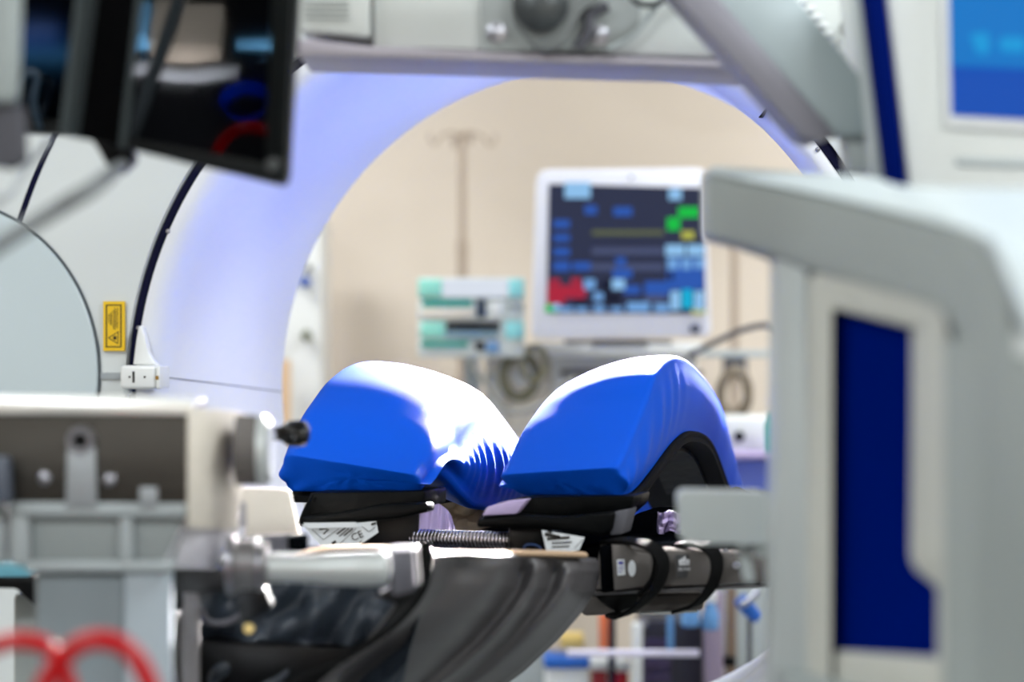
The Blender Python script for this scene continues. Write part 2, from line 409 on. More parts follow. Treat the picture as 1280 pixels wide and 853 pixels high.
obj('flow_gauge', cyl(P(652, 468, 5.62), P(652, 468, 5.6), .028), WHITE2, am)

# patient monitor
pm = thing('patient_monitor', 'white patient monitor with coloured readings on a dark blue screen', 'monitor', (P(778, 430, 5.45).x, 5.5, P(0, 430, 5.45).z))
dm = 5.42
outer = rounded([(671, 212, 16), (882, 210, 12), (889, 420, 10), (664, 424, 14)], 12)
obj('housing', pxprism(outer, dm, .09, .004), mat('monitor_white', (224, 224, 234), .4), pm)
MB = emis('monitor_screen_dark', (44, 50, 76), .8)
scr_m = obj('screen', pxprism([(686, 230), (880, 235), (882, 393), (683, 391)], dm-.003, .006, 0), MB, pm, False)
lit = {}
def E_(rgb): return emis('readout_%d_%d_%d' % rgb, rgb, 1.0)
ro = {
 (140, 190, 232): [(706, 228, 738, 248), (836, 236, 852, 250), (832, 306, 856, 320), (859, 306, 880, 320), (765, 349, 781, 362), (838, 364, 850, 388), (868, 364, 880, 388), (690, 380, 700, 388)],
 (0, 190, 60): [(848, 259, 874, 272), (834, 272, 850, 288), (682, 381, 696, 390)],
 (176, 178, 70): [(852, 289, 868, 299), (865, 386, 882, 393)],
 (170, 28, 52): [(684, 357, 732, 373), (686, 349, 700, 356), (714, 348, 726, 356), (684, 373, 706, 380)],
 (36, 84, 172): [(767, 259, 790, 270), (692, 275, 712, 285), (692, 293, 712, 302), (692, 310, 712, 320), (692, 327, 712, 339), (716, 328, 738, 338), (731, 257, 746, 268), (770, 322, 782, 334), (766, 336, 790, 348), (780, 357, 800, 368), (806, 352, 836, 370), (834, 322, 880, 362)],
 (0, 170, 210): [(852, 362, 866, 386)],
 (110, 160, 215): [(834, 323, 848, 337), (852, 323, 864, 337), (868, 323, 881, 336), (700, 384, 716, 390), (720, 384, 734, 390), (742, 382, 756, 390), (764, 384, 778, 390), (784, 378, 812, 390), (818, 380, 836, 390), (730, 349, 744, 362), (742, 366, 754, 376)],
 (92, 98, 66): [(740, 288, 830, 294)],
 (70, 78, 110): [(740, 310, 830, 318), (738, 330, 830, 338), (806, 368, 832, 378)],
 (8, 12, 34): [(752, 350, 764, 366), (756, 366, 776, 380), (718, 374, 736, 382), (836, 340, 842, 350)],
}
for rgb, L in ro.items():
    for x0, y0, x1, y1 in L:
        obj('readout', pxbox(x0, y0, x1, y1, dm-.0045 - .0006*(rgb in ((110, 160, 215), (140, 190, 232), (8, 12, 34))), .0015, 0), E_(rgb), scr_m, False)
obj('knob', cyl(P(869, 411, dm), P(869, 411, dm-.02), .011), mat('knob_grey', (60, 64, 78), .4), pm)
obj('lens', cyl(P(789, 222, dm+.002), P(789, 222, dm-.003), .004), GREYD, pm)
obj('vent', pxbox(706, 425, 840, 430, dm+.01, .04), GREYD, pm)
obj('stand', pxbox(740, 424, 810, 442, dm+.03, .05), WHITE2, pm)

# infusion pumps, stacked
pd = 5.5
def pump(y0, y1, label, rows):
    t = thing('infusion_pump', label, 'medical pump', (P(590, 0, pd).x, pd+.05, P(0, y1, pd).z), 0, 'infusion pumps in the rack')
    obj('housing', pxbox(522, y0, 656, y1, pd, .13, .005), mat('pump_grey_white', (216, 222, 220), .4), t)
    for nm, m, x0, a0, x1, a1 in rows: obj(nm, pxbox(x0, a0, x1, a1, pd-.006, .012, .0015), m, t)
pump(347, 374, 'top infusion pump of the stack, mint ends and a white display', [('side_panel', MINT, 523, 349, 552, 371), ('display', emis('pump_display', (232, 240, 252), .85), 553, 349, 635, 371), ('side_panel', AQUA, 636, 349, 655, 371)])
pump(375, 400, 'middle infusion pump of the stack with a teal strip and dark clamp', [('strip', TEAL, 528, 376, 590, 383), ('drawer', CREAM, 526, 386, 592, 398), ('clamp', mat('pump_navy', (24, 44, 66), .4), 596, 374, 607, 397), ('knob', WHITE2, 612, 376, 628, 398), ('slot', GREYP, 634, 380, 655, 386)])
pump(401, 424, 'third infusion pump of the stack with a black display slot', [('side_panel', MINT, 526, 403, 556, 422), ('display', BLACKP, 558, 403, 625, 413), ('display', mat('pump_grey_blue', (120, 150, 165), .4), 558, 414, 622, 423), ('side_panel', AQUA, 632, 402, 655, 424)])
pump(425, 447, 'bottom infusion pump of the stack with a teal strip', [('strip', TEAL, 526, 427, 585, 434), ('latch', BLACKP, 594, 428, 606, 438), ('window', mat('pump_blue', (110, 150, 195), .3), 608, 427, 624, 442)])
t = thing('pump_rack', 'pole and clamp rail that carry the infusion pumps', 'stand', (P(590, 0, 5.68).x, 5.68, 0))
obj('post', box(P(580, 0, 5.68).x, 5.66, .04, P(600, 0, 5.68).x, 5.70, P(0, 350, 5.68).z, .004), GREYL, t)
obj('base', box(P(545, 0, 5.68).x, 5.5, 0, P(604, 0, 5.68).x, 5.78, .04, .01), GREYL, t)

# second pole behind the monitor, right
x = P(918, 0, SY).x
t = thing('drip_stand', 'brownish metal pole rising to the right of the patient monitor', 'drip stand', (x, SY, 0))
obj('pole', cyl((x, SY, .06), (x, SY, P(0, 255, SY).z), .011), POLE, t)
obj('base', cyl((x, SY, 0), (x, SY, .06), .18), GREYD, t)
obj('clamp', box(x-.03, SY-.04, P(0, 470, SY).z, x+.03, SY+.02, P(0, 445, SY).z, .006), GREYD, t)

# device with violet drawer at the right edge
t = thing('supply_cart', 'white cart with a periwinkle drawer front right of the blue pads', 'cart', (P(930, 0, 5.3).x, 5.4, 0))
obj('top_box', pxbox(905, 522, 985, 566, 5.3, .25, .008), WHITE2, t)
obj('worktop', pxbox(895, 567, 1000, 574, 5.16, .42, .003), LILAC, t)
obj('drawer', pxbox(900, 575, 1000, 616, 5.3, .02, .003), mat('periwinkle_front', (110, 130, 225), .4), t)
obj('body', box(P(900, 0, 5.3).x, 5.33, .08, P(1000, 0, 5.3).x, 5.6, P(0, 576, 5.3).z, .006), GREYL, t)
for cx in (905, 990): obj('caster', cyl((P(cx, 0, 5.4).x-.015, 5.45, .04), (P(cx, 0, 5.4).x+.015, 5.45, .04), .04), RUBBER, t)
obj('socket', cyl(P(924, 546, 5.3), P(924, 546, 5.28), .012), BLACKP, t)
obj('bottle', turned(P(966, 566, 5.2), (0, 0, 1), [(0, .014), (.06, .016), (.075, .008), (.085, .008)]), TEAL, None, label='small teal bottle on the cart by the right post', cat='bottle')

# white panel with dark knobs, left behind the bore
t = thing('wall_unit', 'tall white cabinet with dark knobs behind the left rim of the bore', 'cabinet', (P(380, 0, 6.2).x, 6.3, 0))
obj('body', box(P(340, 0, 6.2).x, 6.2, .02, P(402, 0, 6.2).x, 6.5, P(0, 270, 6.2).z, .01), mat('cabinet_white', (214, 214, 212), .5), t)
obj('knob', cyl(P(381, 352, 6.2), P(381, 352, 6.16), .014), mat('knob_blue', (10, 70, 160), .3), t)
obj('knob', cyl(P(386, 336, 6.2), P(386, 336, 6.17), .009), GREYD, t)
obj('knob', cyl(P(383, 419, 6.2), P(383, 419, 6.16), .013), mat('knob_olive', (96, 100, 76), .5), t)
obj('edge_board', box(P(350, 0, 6.1).x, 6.1, .02, P(362, 0, 6.1).x, 6.14, P(0, 450, 6.1).z), TAN, t)

# under the table, far side: carts and bottles
t = thing('waste_trolley', 'trolley of coloured bins seen beneath the table frame', 'trolley', (P(735, 0, 5.4).x, 5.5, 0))
obj('crossbar', cyl(P(708, 817, 5.0), P(874, 817, 5.0), .0075), mat('lilac_white_tube', (236, 230, 250), .3), t)
obj('post', cyl((P(765, 0, 5.3).x, 5.3, .05), P(765, 765, 5.3), .008), NAVY, t)
obj('upright', pxbox(790, 780, 803, 905, 5.1, .04, .006), WHITE2, t)
obj('base', box(P(690, 0, 5.3).x, 5.05, .03, P(801, 0, 5.3).x, 5.55, .08, .01), GREYD, t)
for i, (x0, x1, y0, m, lb, c_) in enumerate(((682, 735, 828, WHITE2, 'white bin with a blue lid under the table', 'bin'), (740, 760, 830, mat('dark_red_plastic', (150, 12, 20), .4), 'dark red sharps tub under the table', 'tub'), (765, 786, 832, mat('bright_red_plastic', (196, 20, 24), .4), 'bright red tub beside the white upright', 'tub'))):
    d_ = 5.35
    t2 = thing('waste_bin' if i == 0 else 'sharps_tub', lb, c_, (P((x0+x1)/2, 0, d_).x, d_+.05, .085))
    obj('body', box(P(x0, 0, d_).x, d_, .085, P(x1, 0, d_).x, d_+.14, P(0, y0+8, d_).z, .006), m, t2)
    obj('lid', box(P(x0-2, 0, d_).x, d_-.005, P(0, y0+8, d_).z, P(x1+2, 0, d_).x, d_+.145, P(0, y0-5, d_).z, .004), BLUEPL if i == 0 else WHITE2, t2)
obj('yellow_box', pxbox(700, 795, 730, 812, 5.4, .08, .004), mat('yellow_plastic', (222, 190, 110), .5), None, label='yellow box on a shelf beneath the table', cat='box')
obj('orange_folder', pxbox(750, 768, 760, 812, 5.5, .06, .002), mat('orange_card', (230, 110, 60), .5), None, label='thin orange folder upright beside the navy post', cat='folder')
t = thing('pump_console', 'dark violet console with stacked modules under the table rail', 'console', (P(825, 0, 5.2).x, 5.3, 0))
obj('body', box(P(803, 0, 5.2).x, 5.2, .04, P(880, 0, 5.2).x, 5.45, P(0, 776, 5.2).z, .01), mat('console_dark', (26, 24, 40), .4), t)
obj('module', pxbox(806, 800, 838, 812, 5.19, .02, .002), PURPLE, t)
obj('module', pxbox(806, 824, 838, 840, 5.19, .02, .002), PURPLE, t)
obj('module', pxbox(806, 842, 838, 856, 5.19, .02, .002), PURPLE, t)
obj('knob', cyl(P(805, 779, 5.18), P(805, 779, 5.15), .008), CHROME, t)
obj('side_tube', cyl(P(838, 768, 5.15), P(838, 812, 5.15), .007), LBLUE, t)
for i, (px, py, k, lb) in enumerate(((863, 760, 1.0, 'pale blue bottle hanging under the rail by the second strap'), (888, 764, .9, 'paler blue bottle beside the lilac column'))):
    t2 = thing('hanging_bottle', lb, 'bottle', P(px, py+22, 5.0))
    obj('body', turned(P(px, py+24, 5.0), (0, 0, 1), [(0, .012), (.004, .020*k), (.034, .020*k), (.044, .013), (.06, .010)]), LBLUE, t2)
    obj('cap', cyl(P(px, py-11, 5.0), P(px, py-24, 5.0), .013), WHITE2, t2)
t = thing('column_stand', 'lilac-grey lift column beside the pale blue bottles', 'column', (P(894, 0, 5.1).x, 5.1, 0))
obj('column', box(P(882, 0, 5.1).x, 5.1, .0, P(905, 0, 5.1).x, 5.16, P(0, 740, 5.1).z, .006), mat('lilac_grey_metal', (150, 136, 158), .4, metal=.3), t)
obj('inner_post', box(P(909, 0, 5.2).x, 5.2, .0, P(921, 0, 5.2).x, 5.24, P(0, 735, 5.2).z, .004), mat('brown_metal', (120, 100, 84), .4), t)
t = thing('lever_clamp', 'bright blue clamp with a chrome lever on a thin post beneath the rail', 'clamp', (P(936, 0, 4.93).x, 4.93, 0))
obj('post', cyl((P(937, 0, 4.93).x, 4.93, .02), P(937, 762, 4.93), .005), GREYD, t)
obj('base', cyl((P(937, 0, 4.93).x, 4.93, 0), (P(937, 0, 4.93).x, 4.93, .02), .09), GREYD, t)
obj('grip', tube([P(924, 748, 4.9), P(934, 760, 4.9), P(948, 774, 4.9)], [.014, .016, .012]), BLUEPL, t)
obj('lever', tube([P(926, 758, 4.88), P(938, 750, 4.88), P(950, 738, 4.88)], .007), CHROME, t)
obj('grey_cabinet', box(P(918, 0, 5.7).x, 5.7, 0, P(1010, 0, 5.7).x, 6.1, P(0, 745, 5.7).z, .01), mat('cabinet_grey', (92, 84, 84), .5), None, label='plain grey cabinet low behind the right post', cat='cabinet')
obj('black_tube_clip', pxbox(905, 822, 920, 834, 5.0, .03), BLACKP, t)

# ------------------------------------------------------------------ blue arch pads
def interp(tab, s):
    for i in range(len(tab)-1):
        (a, va), (c, vc) = tab[i], tab[i+1]
        if s <= c or i == len(tab)-2:
            # cubic through neighbours
            pa = tab[i-1] if i else (a-(c-a), va-(vc-va)); pc = tab[i+2] if i+2 < len(tab) else (c+(c-a), vc+(vc-va))
            ma = (vc-pa[1])/(c-pa[0]+1e-9); mc = (pc[1]-va)/(pc[0]-a+1e-9)
            h = c-a; t = max(0, min(1, (s-a)/h))
            return (2*t**3-3*t*t+1)*va+(t**3-2*t*t+t)*h*ma+(-2*t**3+3*t*t)*vc+(t**3-t*t)*h*mc
def round_poly(pts, rad, seg=6, sub=10):
    out = []; n = len(pts)
    cor = []
    for i in range(n):
        p = Vector(pts[i]); a = Vector(pts[i-1]); c = Vector(pts[(i+1) % n]); va = a-p; vc = c-p
        l = min(rad[i], va.length*.45, vc.length*.45)
        cor.append((p+va.normalized()*l, p, p+vc.normalized()*l))
    for i in range(n):
        s, p, e = cor[i]
        for k in range(seg+1):
            t = k/seg; out.append((s*(1-t)**2+p*2*t*(1-t)+e*t*t, i, None))
        ns = cor[(i+1) % n][0]
        for k in range(1, sub): out.append((e.lerp(ns, k/sub), i, k/sub))
    return out
def make_pad(name, label, org, yaw, side, W, T, L, wr, rad, chamfer):
    """side=+1: outer edge is +x.  T: tables outer top, inner top, outer bottom, inner bottom (heights from the camera)."""
    t = thing(name, label, 'positioning pad', (org[0], org[1], H-.21), -yaw, 'blue arch pads')
    M = wm(t)
    NS = 130; rings = []
    b = bmesh.new()
    def section(s, inset):
        sc = max(0, min(L, s))
        zo, zi, bo, bi = (interp(T[k], sc)+.21 for k in range(4))
        hw = W/2*(1-.06*abs(2*sc/L-1)**3)
        # corners: inner bottom, inner top, outer top, outer bottom
        q = [(-hw+chamfer*max(0, 1-sc/.5), bi), (-hw, zi), (hw, zo), (hw, bo)]
        pts = round_poly(q, rad)
        cx = 0; cz = sum(p[1] for p in q)/4
        out = []
        for p, e, k in pts:
            x_, z_ = p.x, p.y
            if e == 1 or (e == 2 and k is None) or (e == 1 and k is None):
                f = max(0, 1-(x_/hw)**2); z_ += .016*f*min(1, sc/.25)
            y_ = sc
            # folds in the cover on the side faces
            if e == 2 and k is not None:       # outer face
                x_ += wr[0]*math.sin(sc*95+k*4+1.5*math.sin(sc*21))*math.sin(PI*k)*(.5+.5*math.sin(sc*7+1)) + .008*math.sin(PI*k)
            if e == 0 and k is not None:       # inner face
                fall = math.exp(-((sc-.36)/.2)**2)
                x_ -= wr[1]*math.sin(sc*185+k*5+2*math.sin(sc*30))*math.sin(PI*k)*fall + .014*math.sin(PI*k)
            if e == 1 and sc < .1: pass
            x_ = x_*(1-inset) ; z_ = cz+(z_-cz)*(1-inset)
            zt_ = zi+(zo-zi)*(x_+hw)/(2*hw); fr_ = max(0, min(1, (zt_-z_)/max(.02, zt_-(bi+bo)/2)))
            y_ += .024*fr_*max(0, 1-sc/.05) + (.0028*math.sin(x_*210+z_*160+2*math.sin(x_*40))*fr_*max(0, 1-sc/.02))
            out.append((x_, y_, z_))
        return out
    st = [(-.0030, .93), (-.0030, .8), (-.0030, .65), (-.0030, .5), (-.0030, .35), (-.0029, .22), (-.0028, .12), (-.0022, .05), (-.0008, .015), (.001, .0), (.006, 0)] + [(.012+(L-.02)*i/NS, 0) for i in range(NS)] + [(L, .03), (L+.002, .15)]
    for s, ins in st:
        sec = section(s, ins); rings.append([b.verts.new((x_, y_ + (s if s < 0 else 0), z_)) for x_, y_, z_ in sec])
    n = len(rings[0])
    for i in range(len(rings)-1):
        A, B = rings[i], rings[i+1]
        for k in range(n): b.faces.new((A[k], A[(k+1) % n], B[(k+1) % n], B[k]))
    b.faces.new(rings[0]); b.faces.new(rings[-1][::-1])
    # front end: scalloped gathers along the bottom
    if side < 0:
        for v in b.verts: v.co.x = -v.co.x
    obj('cover', b, BLUEF, t, world=False, angle=60)
    # black underside panel following the arch
    def und(u, v, dz=0):
        s = .006+(L*.93)*u; bo = interp(T[2], s)+.21; bi = interp(T[3], s)+.21; hw = W/2
        x_ = (-hw*.45 + (hw*1.45+.004)*v); k = (x_+hw)/(2*hw)
        return Vector((side*x_, s, bi+(bo-bi)*k-.006+dz))
    obj('underside', grid(und, 50, 6, None, .008), WEB, t, world=False, label='black underside of the arch')
    obj('inner_panel', grid(lambda u, v: und(.30+.52*u, .30+.5*v, -.012), 24, 4, None, .006), VINYL, t, world=False)
    # piping along outer lower edge
    pts = []
    for i in range(61):
        s = .004+(L*.93)*i/60; pts.append((side*(W/2+.002), s, interp(T[2], s)+.21-.002))
    obj('piping', tube(pts, .0045, None, 8), WEB, t, world=False)
    return t
TO = [(0, -.163), (.068, -.129), (.149, -.0865), (.218, -.045), (.341, -.021), (.536, -.0455), (.733, -.109), (.90, -.225), (.93, -.255)]
TI = [(0, -.176), (.153, -.112), (.37, -.070), (.55, -.090), (.75, -.17), (.93, -.275)]
BO = [(0, -.205), (.08, -.200), (.165, -.182), (.32, -.146), (.435, -.135), (.60, -.157), (.76, -.238), (.93, -.32)]
BI = [(0, -.205), (.1, -.198), (.3, -.17), (.45, -.165), (.6, -.18), (.76, -.25), (.93, -.32)]
yr = GY
ox = (.1457-.0295)/2; oy = (3.146+3.19)/2
make_pad('arch_pad', 'right-hand blue arch pad, its crisp outer edge and black underside showing', (ox, oy), yr, 1, .180, (TO, TI, BO, BI), .93, (.0020, .001), [.012, .026, .009, .004], .03)
TI2 = [(0, -.178), (.12, -.125), (.25, -.085), (.36, -.088), (.467, -.128), (.6, -.185), (.75, -.24), (.9, -.30)]
BI2 = [(0, -.205), (.03, -.202), (.085, -.185), (.14, -.200), (.19, -.222), (.26, -.246), (.6, -.28), (.9, -.33)]
TO2 = [(0, -.150), (.074, -.101), (.125, -.077), (.19, -.052), (.29, -.033), (.42, -.033), (.55, -.055), (.733, -.14), (.90, -.26)]
make_pad('arch_pad', 'left-hand blue arch pad with a glaring white highlight and gathered folds', (-.218, 3.245), yr, -1, .209, (TO2, TI2, BO, BI2), .90, (.001, .0026), [.02, .045, .022, .012], .004)

# black cushions carrying the pads
def cushion(label, front, depth, tagpts, tagdepth, cloth):
    t = thing('base_cushion', label, 'cushion', (P(front[0][0]+60, 0, depth).x, depth, P(0, 668, depth).z), 0, 'black cushions under the pads')
    return t
UV = Vector((math.sin(GY), math.cos(GY), 0))
# left
t = thing('base_cushion', 'black vinyl cushion under the left-hand blue pad, its tag hanging out', 'cushion', P(450, 668, 3.2))
obj('body', prism([P(*q, 3.22) for q in ((388, 616), (531, 614), (531, 634), (480, 646), (380, 654), (372, 655))], UV*.10, .003), VINYL, t)
obj('front_flap', prism([P(*q, 3.195) for q in ((377, 647), (425, 641), (470, 632), (535, 629), (536, 640), (500, 648), (440, 655), (372, 659))], UV*.03, .004, 3), VINYL, t)
pts = smooth_path([P(391, 619, 3.21), P(381, 637, 3.2), P(374, 655, 3.19)], 8)
obj('zip', tube(pts, .0022, None, 6), WEB, t)
tag_ = prism([P(*q, 3.18) for q in ((377, 656), (445, 654), (470, 652), (473, 666), (455, 678), (420, 690), (406, 688))], (0, .0008, 0))
tg = obj('care_tag', tag_, PAPER, t, False, label='white cloth tag with CE mark')
b = None
def pl(a_, c_, w_, d_, b):
    a_ = P(*a_, d_); c_ = P(*c_, d_); n_ = (c_-a_).normalized(); n_ = Vector((-n_.z, 0, n_.x))*w_
    return prism([a_+n_, a_-n_, c_-n_, c_+n_], (0, .0006, 0), 0, 2, b)
dT = 3.179
for a_, c_, w_ in (((390, 662), (404, 675), .0003), ((404, 675), (424, 661), .0003), ((425, 680), (445, 661), .0003), ((452, 658), (461, 665), .0003), ((461, 665), (469, 659), .0003), ((399, 662), (409, 661), .0012), ((404, 668), (411, 662), .0008), ((421, 668), (432, 660), .0010), ((424, 671), (436, 661), .0007), ((430, 670), (441, 661), .0009), ((415, 680), (420, 677), .0018), ((464, 656), (470, 654), .0014), ((449, 679), (452, 676), .0005)):
    b = pl(a_, c_, w_, dT, b)
obj('print', b, INK, tg, False, kind='stuff')
text('ce_mark', 'CE', .0135, INK, tg, facing(P(446.5, 670.5, dT), .42))
obj('fold', pxprism([(379, 654), (445, 653), (447, 660), (386, 661)], 3.176, .001, 0), PAPER, tg, False)
# lilac inner cloth to the right of the cushion
def cloth(u, v, c00, c10, c01, c11, d, amp, fr):
    x_ = (c00[0]*(1-u)+c10[0]*u)*(1-v)+(c01[0]*(1-u)+c11[0]*u)*v; y_ = (c00[1]*(1-u)+c10[1]*u)*(1-v)+(c01[1]*(1-u)+c11[1]*u)*v
    return P(x_, y_-10*math.sin(PI*v)*0, d+.05*v+amp*math.sin(fr*v+2*u)+.004*noise.noise(Vector((u*6, v*9, d))))
def wrap(u, v):      # u: down, v: across to the right, rounding over
    x_ = 520+(46*math.sin(v*PI/2))+6*u*v; y0 = 622+6*v+28*(1-math.cos(v*PI/2))*.9
    y_ = y0+(672-y0)*u
    return P(x_, y_, 3.24+.10*v+.004*math.sin(v*34+u*3))
obj('lilac_lining', grid(wrap, 16, 70, None, .001), LILAC, t, label='crumpled lilac lining spilling out at the right')
obj('inner_block', pxprism([(400, 652), (524, 640), (524, 690), (412, 694)], 3.24, .2, .003), BLACKP, t)
# right
t = thing('base_cushion', 'black vinyl cushion under the right-hand blue pad, lilac at its left corner', 'cushion', P(690, 672, 3.12))
obj('body', prism([P(*q, 3.14) for q in ((652, 622), (793, 620), (790, 634), (765, 656), (700, 650), (600, 648), (606, 636), (625, 628))], UV*.10, .003), VINYL, t)
obj('front_flap', prism([P(*q, 3.11) for q in ((597, 648), (640, 643), (700, 647), (768, 640), (764, 664), (755, 671), (720, 667), (680, 662), (640, 661), (594, 660))], UV*.03, .005, 3), VINYL, t)
obj('lilac_corner', prism([P(*q, 3.108) for q in ((602, 645), (609, 634), (632, 627), (660, 624), (652, 634), (645, 643))], UV*.02, .002), LILAC, t)
obj('hinge_plate', prism([P(*q, 3.12) for q in ((768, 640), (786, 637), (778, 668), (762, 670))], UV*.05, .002), GREYD, t)
tg = obj('care_tag', prism([P(*q, 3.095) for q in ((677, 663), (731, 672), (724, 688), (709, 691), (683, 690))], (0, .0008, 0)), PAPER, t, False, label='white cloth tag printed in black')
b = None
for a_, c_, w_ in (((681, 668), (700, 672), .0022), ((684, 674), (712, 672), .0015), ((690, 679), (715, 678), .0008), ((690, 684), (712, 683), .0007), ((684, 665), (690, 666), .0008), ((718, 686), (728, 675), .0003)):
    b = pl(a_, c_, w_, 3.094, b)
obj('print', b, INK, tg, False, kind='stuff')
obj('inner_block', pxprism([(636, 660), (690, 660), (690, 692), (636, 692)], 3.13, .2, .003), BLACKP, t)

# threaded rod
t = thing('threaded_rod', 'steel threaded adjusting rod lying between the two cushions', 'rod', P(575, 677, 3.2))
A = P(505, 672, 3.26); B = P(640, 677, 3.16); ax = (B-A).normalized(); Ln = (B-A).length
obj('core', cyl(A, B, .0085), STEEL, t)
pts = []; N = 30; v1 = ax.cross(Vector((0, 0, 1))).normalized(); v2 = ax.cross(v1)
for i in range(N*14+1):
    a_ = 2*PI*i/14; pts.append(A+ax*(Ln*i/(N*14))+(v1*math.cos(a_)+v2*math.sin(a_))*.0108)
obj('thread', tube(pts, .0016, None, 6, up=ax), mat('bright_thread', (226, 222, 232), .22, metal=1), t)

# ------------------------------------------------------------------ table frame
tf = thing('operating_table', 'operating table with grey side rail, mounting block and dark padded deck', 'operating table', (P(850, 0, 3.3).x, 3.3, 0))
UL = Vector((math.cos(GY), -math.sin(GY), 0))
rail = [P(752, 684, 3.10), P(975, 694, 3.02), P(975, 728, 3.02), P(742, 738, 3.10)]
obj('side_rail', prism(rail, (0, .05, 0), .003), FRAMEG, tf)
obj('rail_groove', prism([P(742, 741, 3.098), P(975, 731, 3.018), P(975, 734, 3.018), P(742, 745, 3.098)], (0, .03, 0), .0005), mat('rail_groove_grey', (70, 68, 70), .5), tf)
blk = obj('end_block', prism([P(*q, 3.075) for q in ((765, 683), (786, 681), (794, 690), (813, 694), (811, 733), (768, 739))], (0, .03, 0), .002), FRAMEG, tf)
obj('block_shoulder', prism([P(*q, 3.085) for q in ((750, 686), (765, 682), (768, 739), (752, 741))], (0, .03, 0), .002), RUBBER, tf)
l1 = obj('label_plate', pxprism(rounded([(771, 700), (780.5, 699.5), (782, 719), (772, 720)], 1.5, 3), 3.073, .003, 0), PAPER, blk, False)
l2 = obj('label_disc', pxprism([(790+4.8*math.cos(a_*PI/12), 711+10*math.sin(a_*PI/12)) for a_ in range(24)], 3.073, .003, 0), PAPER, blk, False)
l3 = obj('label_plate', pxprism(rounded([(845, 693.5), (864, 693.5), (865, 722), (846, 722.5)], 2.5, 3), 3.060, .008, 0), mat('label_charcoal', (52, 52, 54), .5), tf, False)
b = None
for x0, y0, x1, y1 in ((849, 700, 851, 706), (852, 698, 854, 706), (855, 696, 857, 706), (858, 699, 860, 706), (860.6, 700, 862, 706), (849, 705, 862, 707)): b = pxbox(x0, y0, x1, y1, 3.059, .001, 0, b)
obj('emblem', b, LETTER, l3, False)
text('lettering', 'BODY FRAME', .0032, LETTER, l3, facing(P(855.5, 712, 3.0592)) @ Matrix.Scale(.78, 4, (1, 0, 0)) @ Matrix.Scale(1.9, 4, (0, 1, 0)))
b = None
for x0, y0, x1, y1 in ((773, 702, 779, 706), (773, 709, 780, 709.8), (773, 712, 779, 712.8), (773, 715, 777, 715.8)): b = pxbox(x0, y0, x1, y1, 3.0722, .001, 0, b)
obj('small_print', b, mat('violet_ink', (70, 70, 150), .5), l1, False)
obj('bolt', cyl(P(920, 707, 3.04), P(920, 707, 3.03), .005), CHROME, tf)
obj('bolt', cyl(P(907, 690, 3.06), P(907, 690, 3.05), .004), CHROME, tf)
# lower rail and underside
obj('lower_beam', prism([P(725, 748, 3.14), P(880, 742, 3.10), P(880, 764, 3.10), P(728, 771, 3.14)], (0, .08, 0), .006), FRAMEG, tf)
obj('beam_lip', prism([P(800, 767, 3.098), P(872, 763, 3.098), P(872, 766, 3.098), P(800, 770, 3.098)], (0, .02, 0)), ALU, tf)
obj('deck', prism([P(480, 704, 3.2), P(960, 704, 3.1), P(960, 680, 3.14), P(760, 680, 3.14), P(700, 694, 3.16), P(480, 694, 3.2)], UV*.55, .004), RUBBER, tf)
obj('underside', prism([P(500, 700, 3.12), P(860, 735, 3.16), P(860, 756, 3.16), P(740, 766, 3.16), P(520, 790, 3.12)], UV*.5, .01), BLACKP, tf)
obj('rail_end', prism([P(970, 690, 3.02), P(1100, 692, 2.98), P(1100, 730, 2.98), P(970, 728, 3.02)], (0, .05, 0), .003), FRAMEG, tf)
obj('end_column', box(P(1085, 0, 2.95).x, 2.92, .06, P(1135, 0, 2.95).x, 3.08, P(0, 700, 2.95).z, .01), GREYP, tf)
obj('foot_plate', box(.35, 2.72, .0, .62, 3.25, .06, .02), GREYL, tf)
obj('end_column', box(-.62, 3.0, .06, -.54, 3.1, P(0, 740, 3).z, .01), GREYP, tf)
obj('foot_plate', box(-.70, 2.85, .0, -.46, 3.25, .06, .02), GREYL, tf)
# inner black fixture visible beneath the right pad
obj('fixture', prism([P(*q, 3.30) for q in ((760, 665), (800, 640), (862, 640), (905, 612), (960, 640), (960, 690), (760, 690))], UV*.1, .006), RUBBER, tf)
obj('lilac_wrap', grid(lambda u, v: P(822+30*u, 640+26*v+2*math.sin(9*u), 3.26+.006*math.sin(14*u+4*v)+.008*noise.noise(Vector((u*5, v*5, 1)))), 14, 14, None, .001), LILAC, tf)
obj('ring', tube(smooth_path([P(655, 690, 3.05), P(656, 683, 3.05), P(664, 681, 3.05), P(674, 684, 3.05), P(676, 690, 3.05)], 5), .0012, None, 8), mat('navy_wire', (10, 44, 90), .4), tf)
# pillow-like dark cover and tan board beyond, seen under the left arch
obj('tan_blanket', grid(lambda u, v: P(535+95*u, 612+58*v, 3.75+.02*noise.noise(Vector((u*5, v*5, 4)))), 30, 20, None, .01), mat('mottled_tan_cloth', (150, 132, 112), .8, var=.4, nscale=60, bump=.6, bscale=90), None, label='mottled tan blanket roll glimpsed between the two blue pads', cat='blanket')

